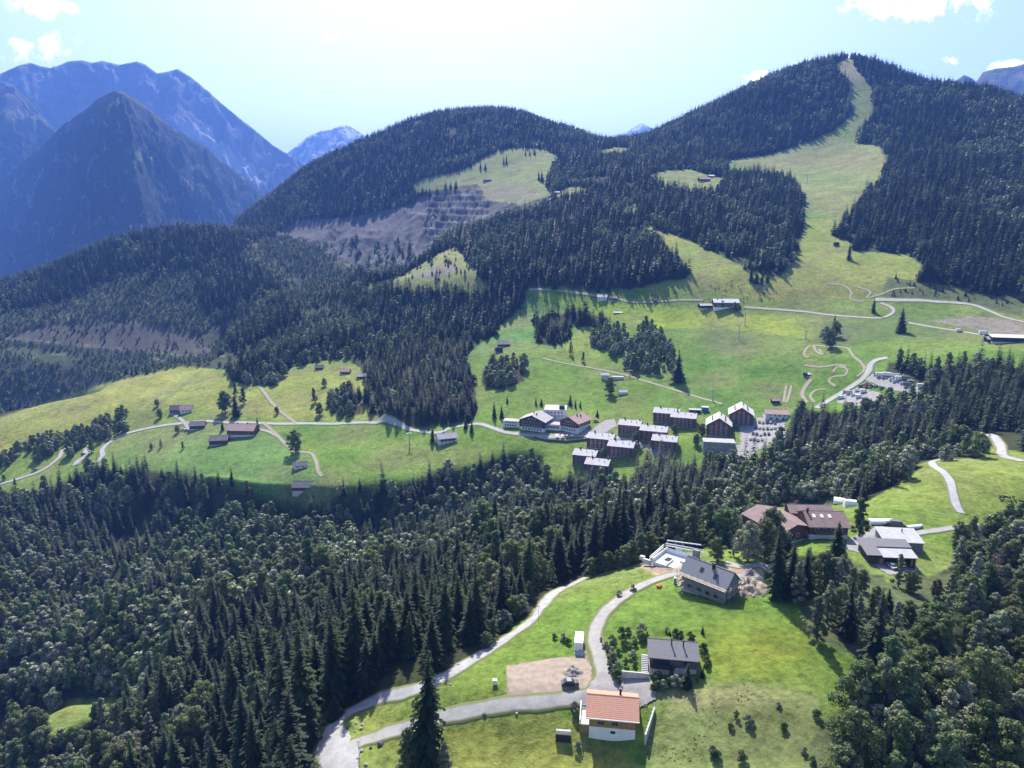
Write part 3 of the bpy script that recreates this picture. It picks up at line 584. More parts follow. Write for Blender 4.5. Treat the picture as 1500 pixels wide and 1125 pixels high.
M_SPRUCE_FAR = leaf_mat('spruce_needles_mass', (0.019, 0.034, 0.014), 0.12, 0.015, 0.25, 0.8, 0.03)
M_LARCH = leaf_mat('larch_needles', (0.040, 0.062, 0.020), 0.25, 0.03, 0.4, 0.6, 0.12)
M_LEAF = leaf_mat('broadleaf_foliage', (0.098, 0.132, 0.042), 0.28, 0.03, 0.5, 0.55, 0.2)
M_WHITEBEAM = leaf_mat('greyish_foliage', (0.170, 0.190, 0.112), 0.22, 0.02, 0.4, 0.5, 0.25)
M_HERB = leaf_mat('herb_leaves', (0.075, 0.115, 0.030), 0.3, 0.03, 0.3, 0.6, 0.15)
M_BARK = mat('bark', (0.085, 0.065, 0.05), 0.95, 0.4, 2.0)
M_DEAD = mat('bare_twigs', (0.20, 0.165, 0.155), 0.95, 0.3, 1.0)
def tube_vf(pts, rad, n=6):
    V = []; F = []; pts = [Vector(p) for p in pts]
    for i, p in enumerate(pts):
        t = (pts[min(i+1, len(pts)-1)]-pts[max(i-1, 0)]).normalized()
        a = t.cross(Vector((0.3, 1, 0.1))).normalized(); b = t.cross(a)
        for k in range(n):
            th = 2*math.pi*k/n; V.append(p+(a*math.cos(th)+b*math.sin(th))*rad[i])
    for i in range(len(pts)-1):
        for k in range(n):
            F.append((i*n+k, i*n+(k+1) % n, (i+1)*n+(k+1) % n, (i+1)*n+k))
    return V, F
def tri_mesh(name, T, m):
    T = np.asarray(T, np.float32).reshape(-1, 3, 3)
    return np_mesh(name, T.reshape(-1, 3), np.arange(len(T)*3).reshape(-1, 3), [m])
def spruce_tris(seed, H, Rr, whorls, per, seg, base=0.06, lean=0.85, droop=0.35, gap=0.0):
    g = random.Random(seed); T = []
    bulge = [g.uniform(0.8, 1.15) for _ in range(9)]
    for w in range(whorls):
        t = (w+g.uniform(-0.3, 0.3))/whorls; t = min(max(t, 0), 0.985)
        z0 = H*(base+(1-base)*t)
        Lb = Rr*((1-t)**lean)*(0.55+0.45*min(1, (t+0.02)/0.12))+0.18
        n = max(3, int(per*(0.55+0.45*(1-t)))); a0 = g.uniform(0, 6.28); wl = g.uniform(0.78, 1.1)
        for k in range(n):
            if g.random() < gap: continue
            a = a0+6.2832*k/n+g.uniform(-0.25, 0.25); l = Lb*g.uniform(0.55, 1.18)*wl*bulge[int(a/6.2832*8) % 9]
            dx, dy = math.cos(a), math.sin(a); up0 = 0.25*(t-0.35)
            def pt(s): return np.array((dx*l*s, dy*l*s, z0+l*(up0*s-droop*s*s+0.10*s**4)))
            sx, sy = -dy, dx
            wd = l*0.26 if seg > 1 else l*0.42
            if seg == 1:
                p0, p2 = pt(0.05), pt(1.0); pm = pt(0.55)
                side = np.array((sx, sy, -0.12))*wd
                T.append((p0, pm+side, p2)); T.append((p0, p2, pm-side)); 
            else:
                prev = pt(0.08)
                for s in range(seg):
                    s0 = (s+0.3)/seg; c = pt(s0); e = pt(min(s0+0.9/seg, 1.04)); ww = wd*(1-0.55*s/seg)*g.uniform(0.7, 1.25)
                    for sg in (-1, 1):
                        tip = c+np.array((sx*sg*ww+dx*ww*0.55, sy*sg*ww+dy*ww*0.55, -ww*g.uniform(0.1, 0.5)))
                        T.append((prev, tip, e))
                        if seg > 3:
                            hang = c+np.array((sx*sg*ww*0.5+dx*0.2*ww, sy*sg*ww*0.5+dy*0.2*ww, -ww*g.uniform(0.5, 1.1)))
                            T.append((c, tip, hang))
                    prev = c
    return T
def leaf_cloud(seed, H, Wd, nlobe, nleaf, size, base=0.22, shape='round', lob_s=1.0):
    g = np.random.default_rng(seed); T = []
    lob = []
    for i in range(nlobe):
        t = (i+0.5)/nlobe; z = H*(base+(1-base)*t*0.88)
        env = math.sin(math.pi*min(0.97, 0.18+0.80*t))**0.7 if shape == 'round' else (1-t)**0.6*0.9+0.12
        a = i*2.4+g.uniform(-0.5, 0.5); rr = Wd*env*(g.uniform(0.35, 0.62) if lob_s == 1 else g.uniform(0.15, 0.85))*(0 if i == nlobe-1 else 1)
        rad = Wd*g.uniform(0.34, 0.52)*(0.6+0.4*env)*lob_s
        lob.append((math.cos(a)*rr, math.sin(a)*rr, z, rad, rad*g.uniform(0.65, 0.95)))
    lob = np.array(lob); pick = g.choice(nlobe, nleaf, p=(lob[:, 3]**2)/(lob[:, 3]**2).sum())
    d = g.normal(size=(nleaf, 3)); d /= np.linalg.norm(d, axis=1)[:, None]; d[:, 2] = np.where(d[:, 2] < -0.5, -d[:, 2], d[:, 2])
    rad = (0.62+0.43*g.random(nleaf)**0.5) if lob_s == 1 else (0.45+0.8*g.random(nleaf)**0.8)
    c = np.stack([lob[pick, 0]+d[:, 0]*lob[pick, 3]*rad, lob[pick, 1]+d[:, 1]*lob[pick, 3]*rad, lob[pick, 2]+d[:, 2]*lob[pick, 4]*rad], 1)
    c[:, 2] = np.minimum(c[:, 2], H)
    nrm = d+g.normal(size=(nleaf, 3))*0.4+np.array((0, 0, 0.25)); nrm /= np.linalg.norm(nrm, axis=1)[:, None]
    u = np.cross(nrm, g.normal(size=(nleaf, 3))); u /= np.linalg.norm(u, axis=1)[:, None]; v = np.cross(nrm, u)
    s = (size*g.uniform(0.6, 1.3, nleaf))[:, None]
    a = c+u*s; b_ = c+v*s*0.75; e = c-u*s*0.9; f = c-v*s*0.7
    return np.concatenate([np.stack([a, b_, e], 1), np.stack([a, e, f], 1)])
def quadmesh_from(VF, name, m):
    V, F = VF; me = bpy.data.meshes.new(name); me.from_pydata([tuple(v) for v in V], [], F); me.materials.append(m)
    for p in me.polygons: p.use_smooth = True
    return me
def join_vf(parts):
    V = []; F = []
    for v, f in parts:
        k = len(V); V += list(v); F += [tuple(i+k for i in q) for q in f]
    return V, F
def spruce_trunk(H, r=0.28): return quadmesh_from(tube_vf([(0,0,-1.5),(0,0,H*0.3),(0,0,H*0.7),(0,0,H*0.97)], [r*1.1, r*0.85, r*0.45, 0.03]), 'trunk', M_BARK)
def broad_trunk(H, Wd, seed):
    g = random.Random(seed); P = [tube_vf([(0,0,-1.5),(0.1,0,H*0.2),(0,0.1,H*0.45),(0,0,H*0.75)], [0.32, 0.25, 0.18, 0.06])]
    for k in range(6):
        a = k*1.05+g.uniform(-.3, .3); h = H*g.uniform(0.2, 0.45)
        P.append(tube_vf([(0,0,h),(math.cos(a)*Wd*0.3, math.sin(a)*Wd*0.3, h+H*0.15),(math.cos(a)*Wd*0.55, math.sin(a)*Wd*0.55, h+H*0.3)], [0.13, 0.09, 0.03], 5))
    return quadmesh_from(join_vf(P), 'trunk', M_BARK)
SH = 19.0
SP0 = [(tri_mesh('crown', spruce_tris(s, SH*h, w, 58, 9, 5, 0.05, l, dr, gp), M_SPRUCE), spruce_trunk(SH*h), SH*h) for s, h, w, l, dr, gp in
       [(1, 1.0, 3.9, 0.8, 0.35, 0.08), (2, 1.1, 3.5, 0.7, 0.45, 0.10), (3, 0.85, 4.0, 0.9, 0.3, 0.08), (4, 1.0, 3.2, 0.65, 0.5, 0.14), (5, 0.7, 3.4, 0.85, 0.35, 0.08)]]
SP1 = [tri_mesh('spruce_mid', spruce_tris(s+20, SH*h, w*1.1, 26, 9, 2, 0.04, l, 0.4, 0.04), M_SPRUCE) for s, h, w, l in
       [(1, 1.0, 3.8, 0.8), (2, 1.15, 3.6, 0.7), (3, 0.8, 3.9, 0.9), (4, 1.05, 3.3, 0.7), (5, 0.65, 3.5, 0.85)]]
SP2 = [tri_mesh('spruce_far', spruce_tris(s+40, SH*h, w*1.22, 16, 8, 1, 0.02, l*0.9, 0.5), M_SPRUCE_FAR) for s, h, w, l in
       [(1, 1.0, 3.9, 0.8), (2, 1.15, 3.6, 0.75), (3, 0.8, 4.0, 0.9), (4, 0.6, 3.5, 0.85)]]
def recol(me, m):
    c_ = me.copy(); c_.materials.clear(); c_.materials.append(m); return c_
SP1.append(recol(SP1[3], M_LARCH)); SP2.append(recol(SP2[1], M_LARCH)); SP0.append((recol(SP0[3][0], M_LARCH), SP0[3][1], SP0[3][2]))
BH = 13.0
def bl(seed, h, w, n, nl, sz, m=M_LEAF, shape='round', name='crown', ls=1.0): return tri_mesh(name, leaf_cloud(seed, BH*h, w, n, nl, sz, 0.12, shape, ls), m)
BR0 = [(bl(1, 1.0, 4.6, 44, 9000, 0.22, ls=0.55), broad_trunk(13, 4.4, 1), 13), (bl(2, 1.25, 3.9, 46, 9000, 0.21, M_LEAF, 'tall', ls=0.5), broad_trunk(15, 4, 2), 16), (bl(3, 0.85, 4.2, 38, 8000, 0.21, M_WHITEBEAM, ls=0.55), broad_trunk(10, 4, 3), 11),
       (bl(4, 1.05, 4.8, 50, 10000, 0.22, ls=0.5), broad_trunk(13, 4.6, 4), 13.6), (bl(5, 1.1, 3.0, 36, 7000, 0.20, M_WHITEBEAM, 'tall', ls=0.5), broad_trunk(14, 3, 5), 14.3)]
BR1 = [bl(11, 1.0, 4.6, 12, 900, 0.60, M_LEAF, name='broadleaf_mid'), bl(12, 1.15, 4.0, 14, 900, 0.58, M_LEAF, 'tall', 'broadleaf_mid'), bl(13, 0.8, 4.2, 10, 800, 0.58, M_WHITEBEAM, name='broadleaf_mid'), bl(14, 0.9, 3.4, 11, 700, 0.55, M_LEAF, 'tall', name='broadleaf_mid'), bl(15, 0.9, 4.4, 11, 800, 0.6, M_WHITEBEAM, name='broadleaf_mid')]
BR2 = [bl(21, 1.0, 4.4, 8, 170, 1.25, M_LEAF, name='broadleaf_far'), bl(22, 1.1, 3.8, 9, 170, 1.2, M_LEAF, 'tall', 'broadleaf_far'), bl(23, 0.8, 4.2, 7, 150, 1.2, M_WHITEBEAM, name='broadleaf_far')]
HERB = [bl(51, 0.12, 1.1, 5, 160, 0.26, M_HERB, name='herb'), bl(52, 0.09, 1.4, 6, 170, 0.26, M_HERB, name='herb')]
BUSH1 = [bl(31, 0.30, 2.4, 6, 420, 0.33, M_LEAF, name='bush'), bl(32, 0.24, 2.0, 5, 360, 0.30, M_WHITEBEAM, name='bush'), bl(33, 0.36, 2.2, 6, 420, 0.32, M_LEAF, name='bush')]
# --- scatter
def scatter(rmin, rmax, sp, jit=0.75):
    ymax = rmax; xm = rmax*math.sin(R(42)); nx = int(2*xm/sp); ny = int(ymax/sp)
    gx, gy = np.meshgrid(np.arange(nx)*sp-xm, np.arange(ny)*sp)
    gx = gx+rng.uniform(-jit, jit, gx.shape)*sp*0.6+(np.arange(ny) % 2)[:, None]*sp/2; gy = gy+rng.uniform(-jit, jit, gy.shape)*sp*0.6
    gx, gy = gx.ravel(), gy.ravel(); r = np.hypot(gx, gy)
    k = (r > rmin) & (r < rmax); gx, gy = gx[k], gy[k]; r = r[k]
    z = zat(gx, gy); P = np.stack([gx, gy, z], 1); x, y = proj(P)
    k = (x > -230) & (x < 1730) & (y < 1440) & (np.arctan2(gx, gy) > AZ0) & (np.arctan2(gx, gy) < AZ1)
    P, x, y, r = P[k], x[k], y[k], r[k]
    hz = horizon_at(P[:, 0], P[:, 1]); vis = (P[:, 2]+22)/r > hz-0.002
    deep = (P[:, 2]/r) < hz-0.03
    wx_ = fbm(P[:, 0], P[:, 1], 38, 4)*np.clip(r/60, 3, 10)*FPX/r*0.9; y2 = y+fbm(P[:, 0]+700, P[:, 1], 38, 4)*np.clip(r/60, 2, 7)*FPX/r*0.25
    w = wood[np.clip(y2, 0, RH-1).astype(int), np.clip(x+wx_+MX, 0, RW-1).astype(int)]
    k = vis & ~deep & (w > 0)
    return P[k], w[k], r[k], x[k], y[k]
SPR, BRD, BSH = [], [], []      # lists of (P, scale)
for (r0, r1, sp) in [(75, 420, 6.0), (420, 1000, 6.8), (1000, 2550, 6.6)]:
    P, w, r, x, y = scatter(r0, r1, sp)
    mixn = fbm(P[:, 0], P[:, 1], 70, 3)+fbm(P[:, 0]+99, P[:, 1], 15, 2)*0.8
    clr = fbm(P[:, 0]+333, P[:, 1]+50, 55, 3)
    n = len(P); u = rng.random(n)
    thr = np.select([w == 7, w == 1, w == 2, w == 3, w == 4, w == 5, w == 6], [0.1, 0.36, -0.3, -0.75, -0.4, 0.5, 0.0])
    isB = mixn > thr
    keep = np.select([w == 7, w == 1, w == 2, w == 3, w == 4, w == 5, w == 6], [u < 0.10, (clr < 0.5) & (u < 0.93), (clr < 0.42) & (u < 0.92), clr < 0.5, (u < 0.93) & (clr < 0.34), u < 0.16, u < 0.97]).astype(bool)
    s = np.select([w == 4, w == 5, w == 6], [0.54, 0.5, 0.5], 1.0)*rng.uniform(0.55, 1.25, n)*(0.95+0.22*fbm(P[:, 0]-70, P[:, 1], 90, 2))
    s = np.where(w <= 3, s, s*rng.uniform(0.7, 1.3, n))*np.interp(r, [150, 260, 420, 800, 1100, 2500], [1.38, 1.22, 1.08, 1.12, 1.12, 1.05])
    isB = isB & (r < 2600); s = s*np.where((x > 1150) & (r < 330), 0.78, 1.0)
    k = keep & ~isB; SPR.append(np.column_stack([P[k], s[k], r[k], x[k], y[k]])); k = keep & isB; BRD.append(np.column_stack([P[k], s[k], r[k], x[k], y[k]]))
SPR = np.concatenate(SPR); BRD = np.concatenate(BRD)
print('spruces', len(SPR), 'broadleaves', len(BRD))
# --- one object of many trees, instanced on points
def forest(name, pts, variants, pick, label, cat, sink=0.3):
    """pts: N x 4 (x, y, z, scale)"""
    me = bpy.data.meshes.new(name); n = len(pts); me.vertices.add(n)
    co = pts[:, :3].copy(); co[:, 2] -= sink; me.vertices.foreach_set('co', co.astype(np.float32).ravel())
    a = me.attributes.new('kind_index', 'INT', 'POINT'); a.data.foreach_set('value', pick.astype(np.int32))
    sx = pts[:, 3]*rng.uniform(0.85, 1.15, n); sc3 = np.stack([sx, sx, pts[:, 3]], 1)
    a = me.attributes.new('size', 'FLOAT_VECTOR', 'POINT'); a.data.foreach_set('vector', sc3.astype(np.float32).ravel())
    rot = np.stack([rng.normal(0, 0.025, n), rng.normal(0, 0.025, n), rng.uniform(0, 6.28, n)], 1)
    a = me.attributes.new('turn', 'FLOAT_VECTOR', 'POINT'); a.data.foreach_set('vector', rot.astype(np.float32).ravel())
    o = link(name, me); ng = bpy.data.node_groups.new(name, 'GeometryNodeTree')
    ng.interface.new_socket('Geometry', in_out='INPUT', socket_type='NodeSocketGeometry'); ng.interface.new_socket('Geometry', in_out='OUTPUT', socket_type='NodeSocketGeometry')
    gi = ng.nodes.new('NodeGroupInput'); go = ng.nodes.new('NodeGroupOutput'); ip = ng.nodes.new('GeometryNodeInstanceOnPoints'); gt = ng.nodes.new('GeometryNodeGeometryToInstance')
    for k, vme in reversed(list(enumerate(variants))):
        vo = bpy.data.objects.new(name+'_source', vme); ob = ng.nodes.new('GeometryNodeObjectInfo'); ob.inputs['Object'].default_value = vo; ob.inputs['As Instance'].default_value = True
        ng.links.new(ob.outputs['Geometry'], gt.inputs[0])
    def attr(nm, ty):
        q = ng.nodes.new('GeometryNodeInputNamedAttribute'); q.data_type = ty; q.inputs[0].default_value = nm; return q.outputs[0]
    # multi-input sockets list the last link first
    ip.inputs['Pick Instance'].default_value = True
    e2r = ng.nodes.new('FunctionNodeEulerToRotation'); ng.links.new(attr('turn', 'FLOAT_VECTOR'), e2r.inputs[0])
    ng.links.new(gi.outputs[0], ip.inputs['Points']); ng.links.new(gt.outputs[0], ip.inputs['Instance']); ng.links.new(attr('kind_index', 'INT'), ip.inputs['Instance Index'])
    ng.links.new(e2r.outputs[0], ip.inputs['Rotation']); ng.links.new(attr('size', 'FLOAT_VECTOR'), ip.inputs['Scale']); ng.links.new(ip.outputs[0], go.inputs[0])
    md = o.modifiers.new('forest', 'NODES'); md.node_group = ng
    return tag(o, label, cat, kind='stuff')
def sort_big(A):
    """order by the size the tree shows in the photograph, those in the frame first"""
    sz = A[:, 3]/A[:, 4]; inf = (A[:, 5] > 0) & (A[:, 5] < W0) & (A[:, 6] < H0+9000/A[:, 4]) & (A[:, 6] > 0)
    return A[np.argsort(-(sz+inf*1.0))]
def tree(kind, P, s, var, label, cat, group, rz=None, sxy=1.0, lod=0):
    crown, trunk, h = (SP0 if kind == 'spruce' else BR0)[var]
    e = bpy.data.objects.new(kind+'_tree', None); C.objects.link(e); e.empty_display_size = 1
    e.location = (P[0], P[1], P[2]-0.2); e.scale = (s*sxy, s*sxy, s); e.rotation_euler = (rnd.gauss(0, .02), rnd.gauss(0, .02), rnd.uniform(0, 6.28) if rz is None else rz)
    link('trunk', trunk, e); link('crown', crown, e); tag(e, label, cat, group); return e
# ------------------------------------------------------------------ building kit
class MB:
    def __init__(s): s.V = []; s.F = []; s.M = []
    def add(s, V, F, mi=0):
        k = len(s.V); s.V += [tuple(v) for v in V]; s.F += [tuple(i+k for i in f) for f in F]; s.M += [mi]*len(F); return s
    def box(s, a, b, mi=0):
        x0, y0, z0 = a; x1, y1, z1 = b
        return s.add([(x0,y0,z0),(x1,y0,z0),(x1,y1,z0),(x0,y1,z0),(x0,y0,z1),(x1,y0,z1),(x1,y1,z1),(x0,y1,z1)], [(0,3,2,1),(4,5,6,7),(0,1,5,4),(1,2,6,5),(2,3,7,6),(3,0,4,7)], mi)
    def bar(s, p, q, w, h=None, mi=0):
        p, q = Vector(p), Vector(q); t = (q-p).normalized(); h = h or w
        a = t.cross(Vector((0, 0, 1))); a = a.normalized() if a.length > 1e-4 else Vector((1, 0, 0)); b = t.cross(a)
        V = [c+a*i*w/2+b*j*h/2 for c in (p, q) for i, j in ((-1,-1),(1,-1),(1,1),(-1,1))]
        return s.add(V, [(0,1,2,3),(7,6,5,4),(0,4,5,1),(1,5,6,2),(2,6,7,3),(3,7,4,0)], mi)
    def tube(s, pts, rad, n=8, mi=0):
        V, F = tube_vf(pts, rad, n); k = len(V); F = F+[tuple(range(n))[::-1], tuple(range(k-n, k))]; return s.add(V, F, mi)
    def prism(s, prof, x0, x1, mi=0):
        """profile of (y, z) points run along x"""
        n = len(prof); V = [(x0, y, z) for y, z in prof]+[(x1, y, z) for y, z in prof]
        return s.add(V, [tuple(range(n))[::-1], tuple(range(n, 2*n))]+[(i, (i+1) % n, n+(i+1) % n, n+i) for i in range(n)], mi)
    def build(s, name, mats, parent=None, bevel=0, smooth=False):
        mats = mats if isinstance(mats, (list, tuple)) else [mats]
        me = bpy.data.meshes.new(name); me.from_pydata(s.V, [], s.F); me.polygons.foreach_set('material_index', s.M)
        for m in mats: me.materials.append(m)
        bm = bmesh.new(); bm.from_mesh(me); bmesh.ops.recalc_face_normals(bm, faces=bm.faces)
        if bevel: bmesh.ops.bevel(bm, geom=list(bm.edges), offset=bevel, segments=2, affect='EDGES')
        bm.to_mesh(me); bm.free()
        if smooth:
            for p in me.polygons: p.use_smooth = True
        return link(name, me, parent)
FOOT = []
def root(name, P, rz, label, cat, group=None):
    e = bpy.data.objects.new(name, None); C.objects.link(e); e.empty_display_size = 1; e.location = P; e.rotation_euler = (0, 0, R(rz)); return tag(e, label, cat, group)
def mpp(P): return (P[1]*math.cos(PITCH)-P[2]*math.sin(PITCH))/FPX
W_ = dict(
 plaster=mat('white_plaster', (0.72,0.71,0.68), 0.9, 0.12, 0.7), concrete=mat('concrete', (0.5,0.49,0.47), 0.9, 0.2, 0.8), whitecon=mat('pale_concrete', (0.74,0.74,0.73), 0.85, 0.12, 0.6),
 wood=mat('larch_cladding', (0.34,0.20,0.085), 0.8, 0.35, 1.2, stripes=(0, 0.22, 0.35)), oldwood=mat('weathered_boards', (0.105,0.07,0.048), 0.9, 0.35, 1.2, stripes=(0, 0.3, 0.4)), brownwood=mat('brown_timber', (0.14,0.078,0.05), 0.85, 0.3, 0.8, stripes=(2, 0.35, 0.3)),
 redwood=mat('red_brown_cladding', (0.155,0.07,0.048), 0.85, 0.25, 0.6, stripes=(2, 0.5, 0.25)), grey=mat('grey_render', (0.23,0.235,0.24), 0.85, 0.15, 0.7), darkwood=mat('dark_cladding', (0.10,0.10,0.105), 0.85, 0.25, 1.0, stripes=(0, 0.2, 0.3)),
 tile_o=mat('orange_roof_tiles', (0.50,0.26,0.18), 0.85, 0.16, 2.5, stripes=(1, 0.42, 0.45)), tile_g=mat('grey_roof_tiles', (0.20,0.20,0.215), 0.6, 0.14, 2.0, stripes=(1, 0.40, 0.35)), tile_d=mat('dark_roof_tiles', (0.155,0.15,0.165), 0.6, 0.18, 2.0, stripes=(1, 0.45, 0.35)),
 metal_l=mat('pale_metal_roof', (0.38,0.37,0.38), 0.8, 0.2, 0.5, stripes=(0, 0.6, 0.15)), metal_w=mat('white_metal_roof', (0.47,0.465,0.47), 0.8, 0.18, 0.4, stripes=(0, 0.9, 0.12)), roof_br=mat('brown_fibre_roof', (0.215,0.15,0.142), 0.85, 0.25, 0.5, stripes=(1, 0.7, 0.2)),
 roof_old=mat('old_shingle_roof', (0.15,0.135,0.14), 0.85, 0.3, 0.7, stripes=(1, 0.6, 0.3)), roof_pk=mat('faded_red_roof', (0.33,0.22,0.20), 0.85, 0.22, 0.5, stripes=(1, 0.6, 0.2)), roof_sh=mat('gravel_flat_roof', (0.36,0.345,0.34), 0.95, 0.3, 0.6),
 fascia=mat('white_fascia', (0.75,0.75,0.74), 0.6, 0.05, 1), black=mat('black_sheet', (0.02,0.02,0.022), 0.5, 0.2, 1), glassf=mat('window_frame_white', (0.7,0.7,0.68), 0.6, 0.05, 1), timber=mat('new_timber', (0.42,0.30,0.17), 0.85, 0.25, 1.5),
 steel=mat('galvanised_steel', (0.42,0.43,0.44), 0.45, 0.12, 1.0, metal=0.6), dark=mat('dark_walls_and_shade', (0.03,0.03,0.033), 0.9, 0.2, 1), rubber=mat('tyre_rubber', (0.02,0.02,0.02), 0.85, 0.2, 3), stone=mat('rock', (0.34,0.33,0.31), 0.95, 0.35, 0.8, bump=0.1), darkstone=mat('dark_rock', (0.10,0.10,0.10), 0.95, 0.35, 0.8, bump=0.1),
 red=mat('red_paint', (0.42,0.05,0.03), 0.5, 0.1, 1), blue=mat('blue_plastic', (0.04,0.15,0.33), 0.5, 0.1, 1), orange=mat('orange_plastic', (0.7,0.17,0.04), 0.5, 0.1, 1), white=mat('white_paint', (0.75,0.75,0.74), 0.4, 0.05, 1), terr=mat('pale_pink_paving', (0.58,0.46,0.41), 0.8, 0.1, 1.0), teal=mat('teal_tarpaulin', (0.03,0.28,0.33), 0.6, 0.15, 1))
mgl, nt, b, o = new_mat('window_glass'); b.inputs['Base Color'].default_value = (0.03, 0.04, 0.05, 1); b.inputs['Roughness'].default_value = 0.08; b.inputs['Specular IOR Level'].default_value = 0.7
W_['glass'] = mgl
_wc = {}
def window(par, c, yaw, w=1.1, h=1.3, frame='glassf', kind='window', depth=0.10):
    """c: centre on the wall face, yaw: rotation of the outward normal from -Y"""
    key = (w, h, frame, kind)
    if key not in _wc:
        f = MB(); t = 0.10
        f.box((-w/2-t, -depth, -h/2-t), (w/2+t, 0.02, -h/2)).box((-w/2-t, -depth, h/2), (w/2+t, 0.02, h/2+t)).box((-w/2-t, -depth, -h/2), (-w/2, 0.02, h/2)).box((w/2, -depth, -h/2), (w/2+t, 0.02, h/2)).box((-0.035, -depth*0.8, -h/2), (0.035, 0.0, h/2))
        fo = f.build(kind, W_[frame]); po = MB().box((-w/2, -depth*0.45, -h/2), (w/2, 0.01, h/2)).build('pane', mgl); _wc[key] = (fo.data, po.data); bpy.data.objects.remove(fo); bpy.data.objects.remove(po)
    a, p = _wc[key]; o = link(kind, a, par); o.location = c; o.rotation_euler = (0, 0, yaw); link('pane', p, o); return o
def win_row(par, side, Lh, Wh, z, n, w=1.1, h=1.3, u0=None, u1=None, frame='glassf'):
    """side: front/back/left/right of a block that is 2*Lh long (x) and 2*Wh deep (y)"""
    half = Lh if side in ('front', 'back') else Wh; u0 = -half*0.8 if u0 is None else u0; u1 = half*0.8 if u1 is None else u1
    for k in range(n):
        u = u0+(u1-u0)*(k+0.5)/n
        c, yaw = {'front': ((u, -Wh, z), 0), 'back': ((u, Wh, z), math.pi), 'right': ((Lh, u, z), math.pi/2), 'left': ((-Lh, u, z), -math.pi/2)}[side]
        window(par, c, yaw, w, h, frame)
def chimney(par, x, y, z, h=1.6, w=0.6, m='black'):
    b = MB(); b.box((x-w/2, y-w/2, z-1.0), (x+w/2, y+w/2, z+h)).box((x-w/2-0.1, y-w/2-0.1, z+h), (x+w/2+0.1, y+w/2+0.1, z+h+0.12)); return b.build('chimney', W_[m], par)
def gable(name, pixel, rz, Ln, Wd, hw, rise, wall, roof, label, cat='house', base='concrete', hb=1.0, over=0.8, front='eave', ridge=0.0, wins=(), upper=None, split=None, chim=(), door=None, dmin=0, group=None, found=4.0, balcony=None, lift=0.0, flatpix=False, fascia=None, z=None):
    """ridge along local x.  pixel: foot of the wall that faces the camera ('eave': long side, 'gable': the -x end)"""
    P = G(pixel[0], pixel[1], dmin); a = R(rz)
    if front == 'eave': off = Vector((-math.sin(a), math.cos(a), 0))*Wd/2
    elif front == 'gable': off = Vector((math.cos(a), math.sin(a), 0))*Ln/2
    else: off = -Vector((math.cos(a), math.sin(a), 0))*Ln/2
    e = root(name, P+off+Vector((0, 0, lift)), rz, label, cat, group); l, w = Ln/2, Wd/2; FOOT.append((*(P+off)[:2], max(l, w)*1.15+1.5))
    MB().box((-l-0.03, -w-0.03, -found), (l+0.03, w+0.03, hb)).build('foundation_wall', W_[base], e)
    yr = ridge*w; sp = split if split else hw
    if split:
        MB().box((-l, -w, hb), (l, w, split)).build('lower_wall', W_[wall], e)
        MB().prism([(-w-0.02, split), (w+0.02, split), (w+0.02, hw), (yr, hw+rise), (-w-0.02, hw)], -l-0.02, l+0.02).build('upper_wall', W_[upper], e)
    else:
        MB().prism([(-w, hb), (w, hb), (w, hw), (yr, hw+rise), (-w, hw)], -l, l).build('wall', W_[wall], e)
    t = 0.22; sf = rise/(w+yr); sb = rise/(w-yr); zr = hw+rise+0.05
    rb = MB(); xo = l+over*0.8
    rb.prism([(-w-over, zr-(w+yr+over)*sf), (yr, zr), (yr, zr+t), (-w-over, zr-(w+yr+over)*sf+t)], -xo, xo)
    rb.prism([(w+over, zr-(w-yr+over)*sb), (w+over, zr-(w-yr+over)*sb+t), (yr+0.01, zr+t), (yr+0.01, zr)], -xo, xo)
    ro = rb.build('roof', W_[roof], e)
    rc = MB().prism([(yr-0.16, zr+t-0.01), (yr+0.16, zr+t-0.01), (yr, zr+t+0.10)], -xo-0.02, xo+0.02).build('ridge_cap', W_[roof], ro)
    if fascia: MB().box((-xo-0.03, -w-over-0.09, zr-(w+yr+over)*sf-0.03), (xo+0.03, -w-over-0.003, zr-(w+yr+over)*sf+0.25)).build('gutter', W_[fascia], ro)
    for ws in wins: win_row(e, ws[0], l+0.02 if split and ws[1] > split else l, w+0.02 if split and ws[1] > split else w, ws[1], ws[2], *ws[3:])
    for (cx, cyy, *rest) in chim:
        zz = zr+t-abs(cyy-yr)*(sf if cyy < yr else sb)
        c = chimney(e, cx, cyy, zz, *(rest or (1.4,))); c.parent = ro
    if door:
        sd, u = door; c = {'front': ((u, -w-0.03, hb*0+1.1), 0), 'right': ((l+0.03, u, 1.1), math.pi/2), 'left': ((-l-0.03, u, 1.1), -math.pi/2)}[sd]
        d = MB().box((-0.55, -0.08, -1.1), (0.55, 0, 1.0)).build('door', W_['brownwood'], e); d.location = c[0]; d.rotation_euler = (0, 0, c[1])
    if balcony:
        sd, zb, u0, u1 = balcony; bb = MB()
        if sd == 'front':
            bb.box((u0, -w-1.3, zb-0.12), (u1, -w-0.03, zb)); bb.box((u0, -w-1.3, zb+0.001), (u1, -w-1.22, zb+0.95))
        else:
            s_ = -1 if sd == 'left' else 1; x_ = s_*(l+0.03); X2 = s_*(l+1.3)
            bb.box((min(x_, X2), u0, zb-0.12), (max(x_, X2), u1, zb)); bb.box((min(X2, X2-s_*0.08), u0, zb+0.001), (max(X2, X2-s_*0.08), u1, zb+0.95))
        bb.build('balcony', W_['brownwood'], e)
    return e
